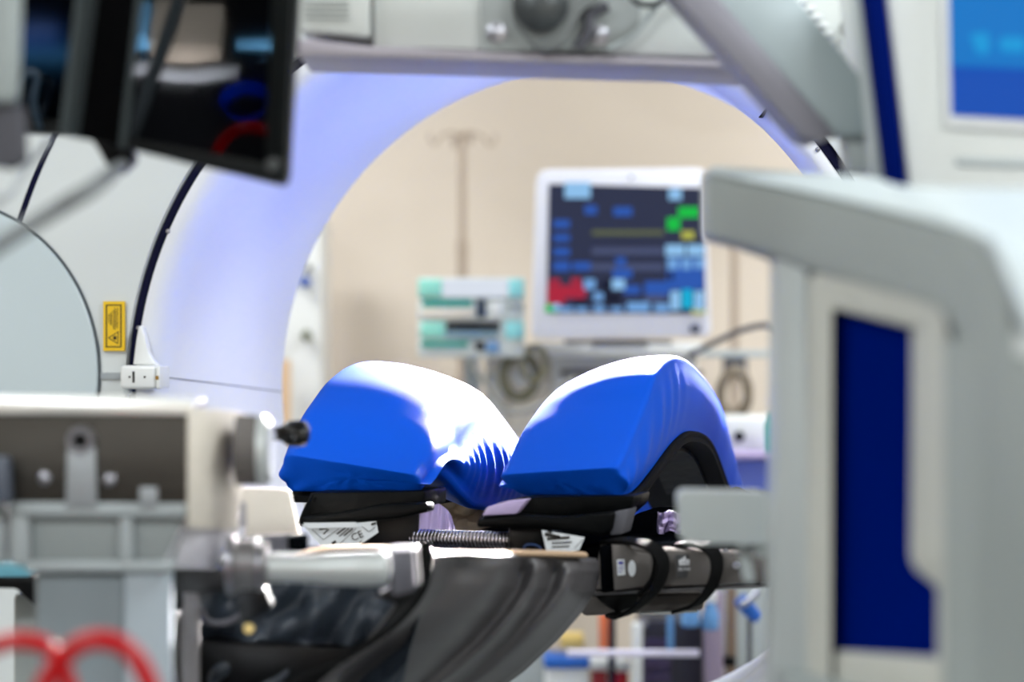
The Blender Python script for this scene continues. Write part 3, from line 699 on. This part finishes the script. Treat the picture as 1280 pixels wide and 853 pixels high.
def strap(label, pts, w_, par=None):
    b = tube(smooth_path(pts, 8), w_, None, 10, flat=.16, up=None)
    return obj('strap', b, WEB, None, label=label, cat='strap', group='black webbing straps')
def ribbon(pts, wvec, th, n=8):
    pts = smooth_path(pts, n); b = bmesh.new(); R = []
    for i, p in enumerate(pts):
        t_ = (pts[min(i+1, len(pts)-1)]-pts[max(i-1, 0)]).normalized(); wv = wvec(i/(len(pts)-1)) if callable(wvec) else wvec
        nn = t_.cross(wv).normalized()*th
        R.append([b.verts.new(p-wv+nn), b.verts.new(p+wv+nn), b.verts.new(p+wv-nn), b.verts.new(p-wv-nn)])
    for i in range(len(R)-1):
        for k in range(4): b.faces.new((R[i][k], R[i][(k+1) % 4], R[i+1][(k+1) % 4], R[i+1][k]))
    b.faces.new(R[0][::-1]); b.faces.new(R[-1])
    return b
obj('webbing_strap', ribbon([P(757, 676, 3.14), P(785, 676, 3.08), P(812, 683, 3.05), P(826, 696, 3.045), P(828, 716, 3.045), P(818, 738, 3.05), P(798, 757, 3.07), P(778, 770, 3.09), P(764, 768, 3.12)],
    Vector((.008, .004, .002)), .0022), WEB, None, label='black webbing strap looped round the rail nearest the drape', cat='strap', group='webbing straps round the rail')
obj('webbing_strap', ribbon([P(850, 680, 3.12), P(872, 680, 3.06), P(889, 688, 3.035), P(896, 702, 3.03), P(894, 722, 3.03), P(884, 742, 3.04), P(868, 757, 3.06), P(846, 764, 3.1)],
    Vector((.0075, .003, .002)), .0022), WEB, None, label='black webbing strap looped round the rail right of the lettered plate', cat='strap', group='webbing straps round the rail')
obj('strap_tail', ribbon([P(812, 683, 3.06), P(820, 700, 3.062), P(815, 725, 3.065), P(800, 742, 3.07)], Vector((.003, .006, 0)), .0018), WEB, tf)
obj('sling', prism([P(*q, 3.12) for q in ((742, 745), (800, 740), (796, 756), (772, 768), (748, 750))], (0, .02, 0), .003), BLACKP, tf)

# drape over the near deck
def dr_(u, v):
    # u along the top edge (left to right), v down
    tl = (505, 688); tr = (746, 698)
    R_ = [(746, 698), (750, 715), (744, 740), (728, 765), (698, 800), (655, 840), (600, 880)]
    L_ = [(518, 690), (516, 705), (508, 730), (488, 765), (456, 805), (415, 840), (370, 880)]
    def along(Q, v):
        k = v*(len(Q)-1); i = min(int(k), len(Q)-2); f = k-i; return Q[i][0]*(1-f)+Q[i+1][0]*f, Q[i][1]*(1-f)+Q[i+1][1]*f
    a_ = along(L_, v); c_ = along(R_, v)
    x_ = a_[0]*(1-u)+c_[0]*u; y_ = a_[1]*(1-u)+c_[1]*u - 3*math.sin(PI*u)*(1-v)
    d_ = 2.74+.33*u
    ph = u*26+1.4*math.sin(u*9)+v*3.4*(1-u)
    am_ = .022*min(1, v*5)*(1-.55*v)*(1-abs(u-.5)**3*4)
    d_ += am_*math.sin(ph)+.006*math.sin(u*11+v*5)*v+.008*noise.noise(Vector((u*4, v*3, 2)))*min(1, 4*v)
    if v < .05: d_ += (.05-v)*.25
    if u > .96: d_ += (u-.96)*.3
    return P(x_, y_, d_)
dz = obj('table_drape', grid(dr_, 150, 80, None, .0015), DRAPE, None, label='charcoal fabric drape hanging in folds from the near table edge', cat='drape', angle=80)
tb = obj('lit_table_edge', tube(smooth_path([P(365, 698, 2.84), P(400, 689, 2.85), P(450, 686, 2.86), P(490, 687, 2.87), P(520, 691, 2.88), P(580, 692, 2.92), P(660, 692, 2.95), P(728, 694, 3.04)], 8), .0042, None, 10, flat=2.0, up=(0, 0, 1)), mat('lit_edge_tan', (176, 150, 124), .9, spec=.05), tf)  # tan strip stands in for the warm-lit top of the table edge

# black roll edge & smoky plastic cover to the left of the drape
obj('drape_border', ribbon([P(516, 686, 2.74), P(524, 705, 2.74), P(516, 745, 2.73), P(480, 790, 2.70), P(420, 830, 2.68), P(360, 856, 2.66)], Vector((.016, 0, .010)), .003), WEB, dz)
def crum(u, v):
    x_ = 246+290*u-40*v*u; y_ = 728+150*v
    n_ = noise.noise(Vector((u*5+v*2, v*2.2, 7))); m_ = noise.noise(Vector((u*9, v*4+u*3, 3)))
    return P(x_, y_, 2.80+.05*n_+.018*m_)
obj('plastic_cover', grid(crum, 110, 60, None, .001), CLEARP, None, label='crumpled smoky plastic cover below the silver handle', cat='cover', angle=80)
obj('under_deck', prism([P(*q, 2.86) for q in ((240, 700), (540, 700), (500, 860), (240, 900))], (0, .2, 0), .01), BLACKP, tf)
obj('lower_deck', pxprism([(250, 800), (470, 812), (420, 860), (240, 860)], 2.78, .06, .008), BLACKP, tf)

# ------------------------------------------------------------------ silver handle
t = thing('clamp_lever', 'silver bar handle with a ribbed joint beside the steel bracket', 'handle', P(400, 740, 2.5))
def Q(x_, y_, d_=2.5): return P(x_, y_, d_)
obj('handle', tube(smooth_path([Q(330, 712), Q(345, 710), Q(390, 711), Q(440, 711), Q(478, 710), Q(489, 710)], 6), [v*2.5/F for v in [17, 17, 18, 18, 18, 18, 18, 18, 18, 18, 18, 18, 18, 18.5, 19, 20, 20.5, 21, 21.5, 22, 22, 22, 22, 22, 22, 21, 20, 18, 15, 9, 4]], None, 24), ALU, t)
obj('joint', turned(Q(288, 706), (1, 0, 0), [(0, .006), (.001, .029), (.006, .030), (.008, .026), (.028, .026), (.030, .023), (.038, .023), (.040, .012)]), mat('joint_steel', (120, 118, 120), .4, metal=.6), t)
obj('joint_ring', turned(Q(284, 706), (1, 0, 0), [(0, .024), (.001, .032), (.006, .032), (.008, .024)]), CHROME, t)
obj('joint_ring', turned(Q(322, 708), (1, 0, 0), [(0, .018), (.001, .0255), (.004, .0255), (.005, .018)]), CHROME, t)
obj('end_bracket', pxprism(rounded([(488, 690), (516, 688), (520, 738), (492, 746)], 5), 2.55, .05, .003), GREYD, t)
obj('end_bracket', pxprism(rounded([(484, 686), (522, 684), (526, 735), (500, 758), (470, 745), (489, 735)], 5), 2.60, .04, .003), BLACKP, t)
obj('knuckle', pxprism(rounded([(296, 735), (330, 735), (340, 760), (300, 780)], 6), 2.6, .03, .004), BLACKP, t)
obj('bolt', cyl(Q(311, 786, 2.62), Q(311, 786, 2.6), .006), mat('brass_bolt', (210, 190, 130), .3, metal=.7), t)
obj('top_housing', pxprism(rounded([(300, 672), (365, 668), (382, 676), (380, 690), (300, 694)], 5), 2.68, .008, .001), GREYD, t)
obj('top_slat', pxprism([(360, 671), (382, 671), (382, 690), (360, 690)], 2.67, .04, .002), RUBBER, t)
# cream board behind, between bracket and left pad
obj('cream_board', pxprism(rounded([(290, 610), (362, 612), (376, 672), (292, 676)], 5), 2.85, .006, .0005), CREAM, None, label='blank cream board standing between the steel bracket and the left-hand pad', cat='board')
t = thing('small_lever', 'little chrome lever tip above the ribbed joint', 'lever', P(305, 672, 2.6))
obj('stem', tube([P(302, 676, 2.6), P(303, 655, 2.6), P(304, 628, 2.6)], [.003, .0045, .003]), CHROME, t)
obj('ball', turned(P(299, 668, 2.58), (0, 0, 1), [(-.006, .001), (-.004, .005), (0, .0065), (.004, .005), (.006, .001)]), CHROME, t)

# ------------------------------------------------------------------ steel bracket box at the left
t = thing('steel_bracket', 'brushed steel bracket box bolted on a pale grey casting at the left', 'bracket', (P(120, 0, 2.5).x, 2.5, 0))
db = 2.42
obj('front_plate', pxprism([(-60, 517), (236, 519), (236, 632), (-60, 632)], db, .012, .001), STEEL, t)
obj('top_flange', pxprism([(-60, 500), (236, 503), (242, 507), (240, 519), (-60, 518)], db-.004, (0, .10, .004), .0015), mat('bright_steel', (226, 224, 220), .3, metal=.6), t)
obj('side_plate', prism([P(236, 508, 2.41), P(305, 516, 2.56), P(305, 600, 2.56), P(296, 664, 2.56), P(236, 660, 2.41)], (-.004, .012, 0), .001), mat('warm_steel', (214, 206, 194), .5, metal=.2, var=.1, stretch=(1, 1, 6)), t)
obj('cap', tube([P(296, 563, 2.50), P(318, 563, 2.50), P(330, 563, 2.5), P(338, 563, 2.5)], [v*2.5/F for v in (44, 44, 42, 34)], None, 28), FRAMEG, t)
obj('cap_rim', tube([P(324, 563, 2.5), P(332, 563, 2.5), P(340, 563, 2.5)], [v*2.5/F for v in (46, 45, 36)], None, 28), ALU, t)
obj('knob_shaft', tube([P(330, 548, 2.5), P(326, 545, 2.66), P(324, 543, 2.81)], .006), GREYD, t)
k_ = obj('clamp_knob', turned(P(322, 543, 2.80), (1, -.03, .02), [(0, .008), (.026, .008), (.030, .011), (.036, .015), (.050, .0155), (.057, .013), (.061, .005)]), mat('glossy_black_knob', (2, 2, 3), .2, spec=.35), t, label='glossy black clamp knob')
s_ = P(102, 551, db)
b = lathe([(.0075, -.002), (.008, -.009), (.0135, -.009), (.015, .0)], n=28); b.transform(Matrix.Translation(s_)); obj('bolt_ring', b, CHROME, t)
obj('bolt_hole', cyl(s_+Vector((0, -.003, 0)), s_, .009), BLACKP, t)
for px, py in ((56, 598), (137, 600)):
    q = P(px, py, db); obj('screw', turned(q, (0, -1, 0), [(0, .006), (.002, .0062), (.004, .004), (.0045, .001)]), CHROME, t)
obj('tongue', pxprism([(84, 560), (118, 560), (120, 634), (82, 634)], db-.008, .01, .001), mat('casting_mid_grey', (140, 144, 148), .45, metal=.2), t)
obj('tongue', pxprism([(174, 610), (196, 610), (196, 634), (174, 634)], db-.008, .01, .001), mat('casting_mid_grey', (140, 144, 148), .45), t)
CAST = mat('pale_casting', (150, 157, 160), .45, var=.04, bump=.08)
CAST2 = mat('casting_recess', (134, 141, 142), .5, var=.04)
obj('casting', pxprism([(10, 632), (232, 632), (236, 646), (214, 712), (40, 712), (10, 705)], db+.012, .02, .003), CAST2, t)
obj('casting_rim', pxprism([(10, 628), (234, 630), (232, 648), (14, 646)], db-.004, .03, .003), CAST, t)
for x0, x1 in ((14, 36), (148, 166)): obj('casting_rib', pxprism([(x0, 646), (x1, 646), (x1, 706), (x0, 706)], db, .03, .003), CAST, t)
obj('casting_rim', pxprism([(30, 702), (216, 702), (214, 716), (34, 716)], db, .03, .003), CAST, t)
obj('wedge', prism([P(236, 640, 2.425), P(300, 642, 2.575), P(268, 712, 2.52), P(202, 708, 2.425)], (0, .012, 0), .002), mat('lilac_grey_casting', (206, 203, 210), .45), t)
obj('column', box(P(40, 0, db).x, db+.015, 0, P(154, 0, db).x, db+.035, P(0, 716, db).z, .006), mat('column_grey', (106, 116, 122), .45, var=.04), t)
obj('column_cover', box(P(152, 0, db).x, db+.008, 0, P(212, 0, db).x, db+.03, P(0, 716, db).z, .004), mat('column_light_grey', (140, 150, 158), .42, var=.03), t)
obj('left_lug', pxprism([(-30, 570), (8, 572), (10, 630), (-30, 632)], db-.03, .03, .005), mat('blue_grey_casting', (70, 76, 88), .45), t)
obj('left_casting', pxprism([(-40, 632), (8, 632), (8, 706), (-40, 706)], db+.02, .08, .004), CAST, t)
t = thing('support_post', 'dull metal post standing right of the grey column', 'post', (P(238, 0, 2.7).x, 2.72, 0))
obj('post', box(P(226, 0, 2.66).x, 2.66, 0, P(249, 0, 2.66).x, 2.672, P(0, 738, 2.66).z, .003), mat('dull_post_metal', (98, 96, 98), 1, spec=0), t)
obj('head_block', pxprism([(206, 712), (290, 712), (288, 740), (252, 742), (226, 765), (206, 765)], 2.66, .06, .004), BLACKP, t)
obj('gap_shade', box(P(210, 0, 2.74).x, 2.70, 0, P(228, 0, 2.74).x, 2.76, P(0, 760, 2.74).z, .002), mat('gap_shade_dark', (36, 34, 34), .5), t)  # dark strip standing in for the shaded gap between column and post
obj('link', tube(smooth_path([P(252, 760, 2.75), P(262, 778, 2.75), P(290, 776, 2.75), P(320, 752, 2.75)], 6), .004), GREYD, t)
t = thing('armrest', 'teal topped black armrest pad at the left edge below the bracket', 'armrest', P(10, 735, 2.9))
obj('pad', pxprism(rounded([(-60, 704), (32, 706), (38, 722), (-60, 722)], 5), 2.9, .12, .004), mat('dull_teal_vinyl', (104, 168, 186), .4), t)
obj('base', pxprism(rounded([(-60, 721), (42, 721), (44, 758), (20, 736), (-60, 734)], 3), 2.9, .12, .003), BLACKP, t)

# red tubing loops, near
t1 = smooth_path([P(-60, 840, 1.95), P(0, 806, 1.95), P(40, 803, 1.95), P(66, 815, 1.95), P(84, 850, 1.95), P(94, 900, 1.95), P(95, 990, 1.95)], 10)
obj('red_tube', tube(t1, .0072, None, 14), RED, None, label='red tube arching at the bottom left corner, leaning right', cat='tube', group='red tubes')
t2_ = smooth_path([P(30, 990, 1.90), P(42, 900, 1.90), P(62, 846, 1.90), P(95, 809, 1.90), P(132, 801, 1.90), P(165, 818, 1.90), P(188, 860, 1.90), P(205, 930, 1.9), P(205, 990, 1.9)], 10)
obj('red_tube', tube(t2_, .0078, None, 14), RED, None, label='red tube forming the full loop over the grey column', cat='tube', group='red tubes')

# ------------------------------------------------------------------ monitors at the upper left
dd = 2.36
BEZ = mat('bezel_charcoal', (14, 17, 18), .4, spec=.25)
TRIM = mat('grey_bezel_trim', (72, 80, 82), .35, metal=.2)
def MP(px, py, d0=dd):                                # the screen leans: its top is nearer
    return P(px, py, d0-.10*(230-py)/300)
t = thing('ceiling_monitor', 'large dark glossy monitor hanging at the upper left, tilted down', 'monitor', MP(230, -260))
def mprism(px, t_, d0=dd, r=.001): return prism([MP(x_, y_, d0) for x_, y_ in px], (0, t_, 0), r)
obj('housing', mprism([(92, 168), (354, 232), (360, 222), (388, -260), (210, -260), (120, 20)], .035, dd+.004, .004), BEZ, t)
obj('screen', mprism([(148, 180), (330, 214), (352, -240), (204, -240)], .003, dd-.003, 0), GLASS_BLACK, t, False)
obj('side_bezel', mprism([(332, 216), (356, 222), (376, -250), (350, -250)], .010, dd-.006), mat('bezel_black_green', (10, 14, 14), .4, spec=.2), t)
obj('bottom_bezel', mprism([(120, 176), (130, 168), (335, 205), (352, 214), (352, 230), (240, 206)], .010, dd-.005), BEZ, t)
obj('inner_trim', mprism([(148, 184), (156, 186), (206, -240), (199, -240)], .008, dd-.007), TRIM, t)
obj('black_margin', mprism([(98, 172), (148, 184), (199, -240), (142, -240)], .006, dd-.006), MARGIN, t, False)
obj('edge_trim', mprism([(74, 166), (86, 170), (140, -240), (122, -240)], .030, dd-.010), TRIM, t)
obj('edge_trim', mprism([(88, 170), (98, 172), (152, -240), (142, -240)], .030, dd-.008), mat('dark_trim', (44, 52, 54), .35), t)
obj('corner_button', cyl(MP(341, 206, dd-.008), MP(341, 206, dd-.012), .007), mat('button_grey', (50, 54, 56), .4), t)
obj('bracket', prism([P(*q, dd+.05) for q in ((112, 172), (165, 184), (168, 200), (150, 218), (132, 205), (122, 186))], (0, .03, 0), .003), BLACKP, t)
obj('hanger', cyl(MP(260, -250)+Vector((0, .05, 0)), Vector((MP(260, -250).x, MP(260, -250).y+.05, ZC)), .02), WHITE2, t)
t = thing('ceiling_monitor', 'second dark monitor at the top left corner behind the larger one', 'monitor', P(20, -200, 2.6))
obj('housing', prism([P(*q, 2.58) for q in ((-120, 158), (88, 168), (140, -200), (-120, -200))], (0, .035, 0), .003), BEZ, t)
obj('screen', prism([P(*q, 2.576) for q in ((-110, 140), (78, 150), (128, -190), (-110, -190))], (0, .003, 0)), GLASS2, t, False)
obj('hanger', cyl(P(20, -190, 2.64), Vector((P(20, 0, 2.64).x, 2.64, ZC)), .02), WHITE2, t)
obj('cable_loop', tube(smooth_path([P(20, 148, 2.573), P(26, 110, 2.55), P(36, 90, 2.54), P(46, 96, 2.54), P(42, 130, 2.55), P(50, 160, 2.577)], 6), .003), mat('cable_dark_blue', (24, 50, 70), .3), None, label='dark looped cable before the screen in the top left corner', cat='cable')
t = thing('boom_tube', 'blurred pale grey boom tube at the extreme top left edge', 'arm', P(0, 130, 2.1))
obj('tube', prism([P(*q, 2.1) for q in ((-30, -200), (26, -200), (20, 60), (16, 126), (-30, 130))], (0, .03, 0), .006), GREYP, t)
obj('end_cap', pxprism(rounded([(-30, 128), (24, 130), (28, 200), (10, 210), (-30, 205)], 5), 2.12, .03, .004), GREYD, t)
obj('hanger', cyl(P(-2, -190, 2.12), Vector((P(-2, 0, 2.12).x, 2.12, ZC)), .015), WHITE2, t)
obj('tension_rod', tube(smooth_path([P(-60, 345, 1.95), P(0, 305, 1.95), P(70, 262, 1.97), P(120, 232, 2.0), P(152, 206, 2.4)], 6), .0068), mat('rod_grey', (96, 100, 102), .5), None, label='blurred grey rod running down left from under the large dark monitor', cat='rod')
obj('sling_cable', tube(smooth_path([P(-30, 262, 2.2), P(10, 244, 2.2), P(30, 214, 2.25), P(60, 176, 2.4)], 6), .0036), mat('pale_grey_cord', (150, 154, 158), .5), None, label='pale cord curving up to the second monitor at the left edge', cat='cord')

# ------------------------------------------------------------------ boom head across the top
dtp = 2.62
t = thing('ceiling_boom', 'off-white boom head with a bolted hinge plate spanning the top of the view', 'boom', P(640, -150, dtp+.1))
OFFW = mat('off_white_paint', (214, 218, 216), .4, var=.02)
obj('housing', pxprism([(466, -150), (1010, -150), (1000, 52), (920, 72), (466, 60)], dtp, .14, .006), OFFW, t)
obj('vent_box', pxprism([(374, -150), (462, -150), (462, 46), (374, 38)], dtp-.01, .12, .004), OFFW, t)
for i in range(4): obj('vent_slat', pxprism([(380, 0+i*7), (436, 1+i*7), (436, 3+i*7), (380, 2+i*7)], dtp-.013, .006, 0), mat('slat_grey', (150, 156, 156), .5), t, False)
obj('bottom_lip', pxprism([(372, 48), (462, 58), (900, 76), (1010, 60), (1010, 92), (860, 84), (460, 72), (372, 70)], dtp-.012, .16, .003), mat('lip_grey', (172, 166, 176), .45), t)
pl_ = obj('hinge_plate', pxprism(rounded([(598, -60), (802, -60), (800, 30), (765, 62), (602, 64)], 8), dtp-.014, .02, .003), mat('plate_grey', (160, 165, 165), .5), t)
obj('hub', pxprism(rounded([(640, -60), (748, -60), (752, 6), (730, 10), (700, 60), (675, 64), (640, 26)], 10), dtp-.04, .03, .006), mat('hub_grey', (112, 116, 116), .5), t)
obj('hub_axle', turned(P(676, 6, dtp-.04), (0, -1, 0), [(0, .03), (.01, .03), (.016, .022), (.018, .006)]), mat('axle_dark', (70, 74, 76), .35, metal=.5), t)
for px, py in ((620, 41), (748, 45)):
    obj('bolt', turned(P(px, py, dtp-.014), (0, -1, 0), [(0, .011), (.004, .011), (.005, .005), (.008, .005), (.009, .002)]), CHROME, pl_)
obj('hub_lever', tube(smooth_path([P(722, 60, dtp-.03), P(735, 40, dtp-.03), P(738, 18, dtp-.03), P(760, 8, dtp-.03)], 6), .006), GREYD, t)
obj('cable', tube(smooth_path([P(780, -30, dtp-.03), P(792, 0, dtp-.03), P(818, 6, dtp-.03), P(838, -8, dtp-.03)], 6), .0032), mat('cable_black', (34, 36, 40), .4), t)
obj('cable', tube(smooth_path([P(760, 62, dtp-.02), P(790, 45, dtp-.02), P(815, 16, dtp-.02), P(840, -20, dtp-.02)], 6), .0030), GREYL, t)
obj('hanger', box(P(600, 0, dtp).x, dtp+.02, P(0, -145, dtp).z, P(680, 0, dtp).x, dtp+.1, ZC, .01), OFFW, t)
# diagonal arm
t = thing('slanted_boom', 'thick grey arm slanting down from the top right of the boom head', 'arm', P(1000, 80, 2.4))
dA = 2.42
obj('face', prism([P(*q, dA) for q in ((850, -40), (968, -40), (1078, 98), (1092, 168), (1034, 168))], (0, .06, 0), .003), mat('arm_face_grey', (160, 172, 176), .4, var=.02), t)
obj('lower_edge', prism([P(*q, dA-.004) for q in ((812, -40), (866, -40), (1046, 168), (1018, 176), (1000, 170))], (0, .08, 0), .002), mat('arm_edge_grey', (122, 120, 130), .45), t)
obj('end_block', pxprism([(1056, 166), (1094, 168), (1098, 215), (1062, 212)], dA+.02, .05, .003), GREYL, t)
obj('hanger', box(P(850, 0, dA).x, dA+.01, P(0, -38, dA).z, P(960, 0, dA).x, dA+.05, ZC, .01), OFFW, t)
t = thing('ribbed_housing', 'white ribbed housing in the gap above the slanting arm', 'housing', P(1040, 0, 2.75))
obj('body', pxprism([(960, -60), (1085, -60), (1085, 130), (1070, 95)], 2.78, .06, .003), OFFW, t)
for i in range(9):
    x_ = 988+i*8.5; y_ = -2+i*10.5; obj('rib', pxprism([(x_, y_), (x_+20, y_-2), (x_+24, y_+2), (x_+4, y_+5)], 2.765, .012, .0005), WHITE2, t)
obj('knob', turned(P(1064, 36, 2.76), (0, -1, 0), [(0, .014), (.014, .014), (.016, .010)]), mat('knob_taupe', (140, 140, 134), .4), t)
obj('hanger', cyl(P(1020, -58, 2.8), Vector((P(1020, 0, 2.8).x, 2.8, ZC)), .02), OFFW, t)

# ------------------------------------------------------------------ white equipment tower with blue screen, right
t = thing('equipment_tower', 'white equipment tower with a bright blue screen and a navy edge strip', 'equipment', (P(1250, 0, 2.3).x, 2.3, 0))
de = 2.30
obj('body', prism([P(1098, -80, de), P(1420, -80, de), P(1420, 900, de), P(1140, 900, de), P(1136, 240, de)], (0, .30, 0), .006), OFFW, t)
obj('edge_strip', prism([P(*q, de-.012) for q in ((1074, -60), (1101, -60), (1134, 236), (1112, 240))], (0, .03, 0), .0015), mat('navy_strip', (0, 16, 84), .8, spec=.02), t)
obj('side_fillet', prism([P(*q, de+.03) for q in ((1066, -60), (1076, -60), (1112, 240), (1096, 240))], (0, .04, 0), .002), GREYL, t)
obj('pedestal', box(P(1150, 0, de).x, de+.01, 0, P(1410, 0, de).x, de+.29, P(0, 895, de).z, .01), OFFW, t)
obj('screen_frame', pxprism([(1176, -60), (1400, -60), (1400, 172), (1182, 158)], de-.010, .012, .003), WHITE2, t)
scr = obj('screen', pxprism([(1186, -60), (1400, -60), (1400, 156), (1190, 144)], de-.013, .004, 0), emis('blue_screen', (0, 76, 178), 1.0), t, False)
obj('screen_band', pxprism([(1187, -50), (1400, -50), (1400, 90), (1189, 82)], de-.0145, .001, 0), emis('blue_screen_upper', (0, 116, 196), 1.0), scr, False)
obj('screen_icon', pxprism(rounded([(1212, 42), (1236, 40), (1238, 66), (1222, 68)], 6), de-.0155, .001, 0), emis('cyan_icon', (10, 150, 214), 1.0), scr, False)
obj('screen_icon', pxprism(rounded([(1250, 46), (1282, 46), (1282, 66), (1250, 64)], 6), de-.0155, .001, 0), emis('cyan_icon', (10, 150, 214), 1.0), scr, False)
obj('lower_shelf_line', pxprism([(1196, 196), (1400, 200), (1400, 214), (1196, 206)], de-.006, .012, .002), GREYL, t)

# ------------------------------------------------------------------ grey frame in the right foreground
t = thing('grey_console', 'large pale grey console frame with a navy recess filling the right foreground', 'console', (P(1120, 0, 2.0).x, 2.0, 0))
def dF(px): return 2.36-(px-885)*(.62/395)            # swings toward the camera to the right
def C(px, py, o=0): return P(px, py, dF(px)+o)
bar = [(886, 218), (900, 221), (1010, 242), (1100, 262), (1190, 284), (1228, 300), (1248, 330), (1262, 372), (1275, 460), (1340, 480), (1340, 900),
       (1205, 900), (1205, 430), (1196, 404), (1176, 384), (1100, 364), (1010, 338), (975, 322), (930, 306), (893, 298), (886, 290)]
CG = mat('console_grey', (142, 150, 150), .45, var=.02, nscale=6)
obj('top_bar', prism([C(*q) for q in bar], (.0, .10, 0), .006, 3), CG, t)
obj('top_cap', prism([C(886, 216, -.002), C(1010, 240, -.002), C(1100, 260, -.002), C(1190, 282, -.002), C(1240, 306, -.002), C(1290, 420, -.002), C(1400, 420, -.002), P(1400, 240, 1.85), P(1130, 232, 2.12), P(1100, 222, 2.24), P(890, 207, 2.42)], (0, .12, .0), .004), mat('cap_white_grey', (178, 186, 188), .4), t)
post = [(974, 312), (1008, 330), (1010, 900), (966, 900)]
obj('left_post', prism([C(*q, .012) for q in post], (0, .08, 0), .004), GREYL, t)
fo = rounded([(1012, 338, 22), (1182, 384, 26), (1186, 470), (1190, 690, 4), (1208, 712, 12), (1212, 900, 2), (1010, 900, 2)], 20, 6)
fi = rounded([(1040, 384, 8), (1152, 410, 6), (1152, 470), (1150, 716, 22), (1186, 742, 8), (1186, 890, 2), (1038, 890, 2)], 10, 6)
obj('recess_frame', ring_prism([C(*q, .004) for q in fo], [C(*q, .010) for q in fi], (0, .05, 0)), mat('frame_warm_white', (182, 184, 178), .45), t)
obj('navy_panel', prism([C(*q, .045) for q in ((1030, 370), (1165, 405), (1165, 710), (1200, 730), (1200, 900), (1030, 900))], (0, .02, 0), 0), NAVYP, t, False)
obj('lower_plate', prism([C(*q, .02) for q in rounded([(1046, 816, 10), (1178, 826, 8), (1178, 900, 2), (1046, 900, 2)], 6)], (0, .02, 0), .002), mat('frame_warm_white', (182, 184, 178), .45), t)
obj('side_column', grid(lambda u, v: C(1186+170*u, 424+480*v+40*u*(1-v), .006+.34*max(0, u-.18)**1.7), 24, 8, None, .004), GREYP, t)
obj('plinth', box(P(975, 0, 2.2).x, 1.75, 0, P(1340, 0, 1.8).x, 2.3, P(0, 900, 1.9).z, .01), CG, t)
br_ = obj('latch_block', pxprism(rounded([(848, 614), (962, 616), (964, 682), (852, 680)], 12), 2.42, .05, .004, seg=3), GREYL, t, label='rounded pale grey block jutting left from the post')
obj('latch_side', pxprism(rounded([(938, 620), (980, 622), (980, 700), (944, 696)], 4), 2.43, .04, .003), GREYP, t)  # mid-grey block between the latch and the post
obj('latch_pin', prism([P(*q, 2.45) for q in ((920, 676), (936, 676), (944, 728), (930, 728))], (0, .01, 0), .002), GREYL, t)

# ------------------------------------------------------------------ operating light beyond the gantry
t = thing('operating_light', 'round operating light hanging beyond the gantry, aimed down through the bore', 'light', SL)
ax = (Vector((.02, 3.4, H-.12))-SL).normalized()
obj('head', turned(SL-ax*.10, ax, [(0, .05), (.01, .16), (.05, .27), (.09, .29), (.095, .27)], None, 40), WHITE2, t)
obj('lens', turned(SL-ax*.008, ax, [(0, .005), (.0005, .255), (.004, .25), (.0045, .005)], None, 40), emis('operating_lens', (255, 250, 245), 4), t)
obj('hanger', tube(smooth_path([SL-ax*.08, SL-ax*.2+Vector((0, 0, .1)), Vector((SL.x+.06, SL.y+.2, ZC))], 8), .022), WHITE2, t)
# low trolley under the camera, mirrored in the dark screens
t = thing('instrument_trolley', 'low trolley under black cloth in front of the camera, mirrored in the dark monitor', 'trolley', (-.55, 1.1, 0))
obj('top', box(-1.1, .45, .47, -.15, 1.75, .50, .01), mat('black_cloth', (6, 6, 8), .9, spec=.05), t)
obj('skirt', box(-1.08, .47, .05, -.17, 1.73, .47, .01), mat('black_cloth', (6, 6, 8), .9, spec=.05), t)
for x_ in (-1.0, -.25):
    for y_ in (.55, 1.65): obj('caster', cyl((x_-.015, y_, .03), (x_+.015, y_, .03), .03), RUBBER, t)
obj('tan_carton', box(-.555, 1.19, .501, -.46, 1.28, .545, .003), mat('carton_tan', (186, 168, 150), .7), None, label='pale tan carton on the low trolley, mirrored in the dark monitor', cat='box')
obj('blue_pack', box(-.60, 1.19, .501, -.558, 1.26, .54, .003), mat('pack_blue', (120, 190, 235), .6), None, label='pale blue pack beside the tan carton on the low trolley', cat='pack')
obj('folded_towel', grid(lambda u, v: Vector((-.60+.17*u, 1.285+.035*v, .503+.012*math.sin(PI*v)+.004*math.sin(u*9))), 20, 10, None, .004), mat('grey_towel', (150, 148, 150), .9), None, label='folded grey towel before the tan carton', cat='towel')
obj('blue_rule', box(-.44, 1.235, .501, -.34, 1.25, .515, .001), mat('pack_blue', (120, 190, 235), .6), None, label='narrow pale blue strip lying right of the tan carton', cat='strip')
obj('basin', lathe([(.001, 0), (.028, .003), (.038, .02), (.040, .02), (.030, -.001), (.001, -.004)], n=30), NAVYP, None, label='small navy basin on the low trolley', cat='basin')
bpy.data.objects['basin'].rotation_euler = (PI/2, 0, 0); bpy.data.objects['basin'].location = (-.415, 1.41, .505)
# room behind the camera: unseen black shelf added to darken the second screen's reflection
t = thing('reflection_shelf', 'dark open-fronted shelf unit added unseen behind the camera to darken the reflection in the second monitor', 'shelf', (-1.6, -3.1, 0))
obj('back_panel', box(-2.4, -3.37, 0, -.9, -3.34, 2.85), mat('shelf_black', (10, 10, 12), .8, spec=.05), t)
obj('board', box(-2.36, -3.33, 1.2, -.94, -2.95, 1.24), mat('shelf_black', (10, 10, 12), .8), t)
obj('board', box(-2.36, -3.33, 2.17, -.94, -2.95, 2.21), mat('shelf_edge_blue', (60, 150, 200), .5), t)
for x_ in (-2.4, -.94): obj('upright', box(x_, -3.34, 0, x_+.04, -2.9, 2.85), mat('shelf_black', (10, 10, 12), .8), t)
obj('blue_crate', box(-1.80, -3.3, 2.211, -1.53, -2.98, 2.30, .004), BLUEPL, None, label='blue crate on the top board of the shelf behind the camera', cat='box')
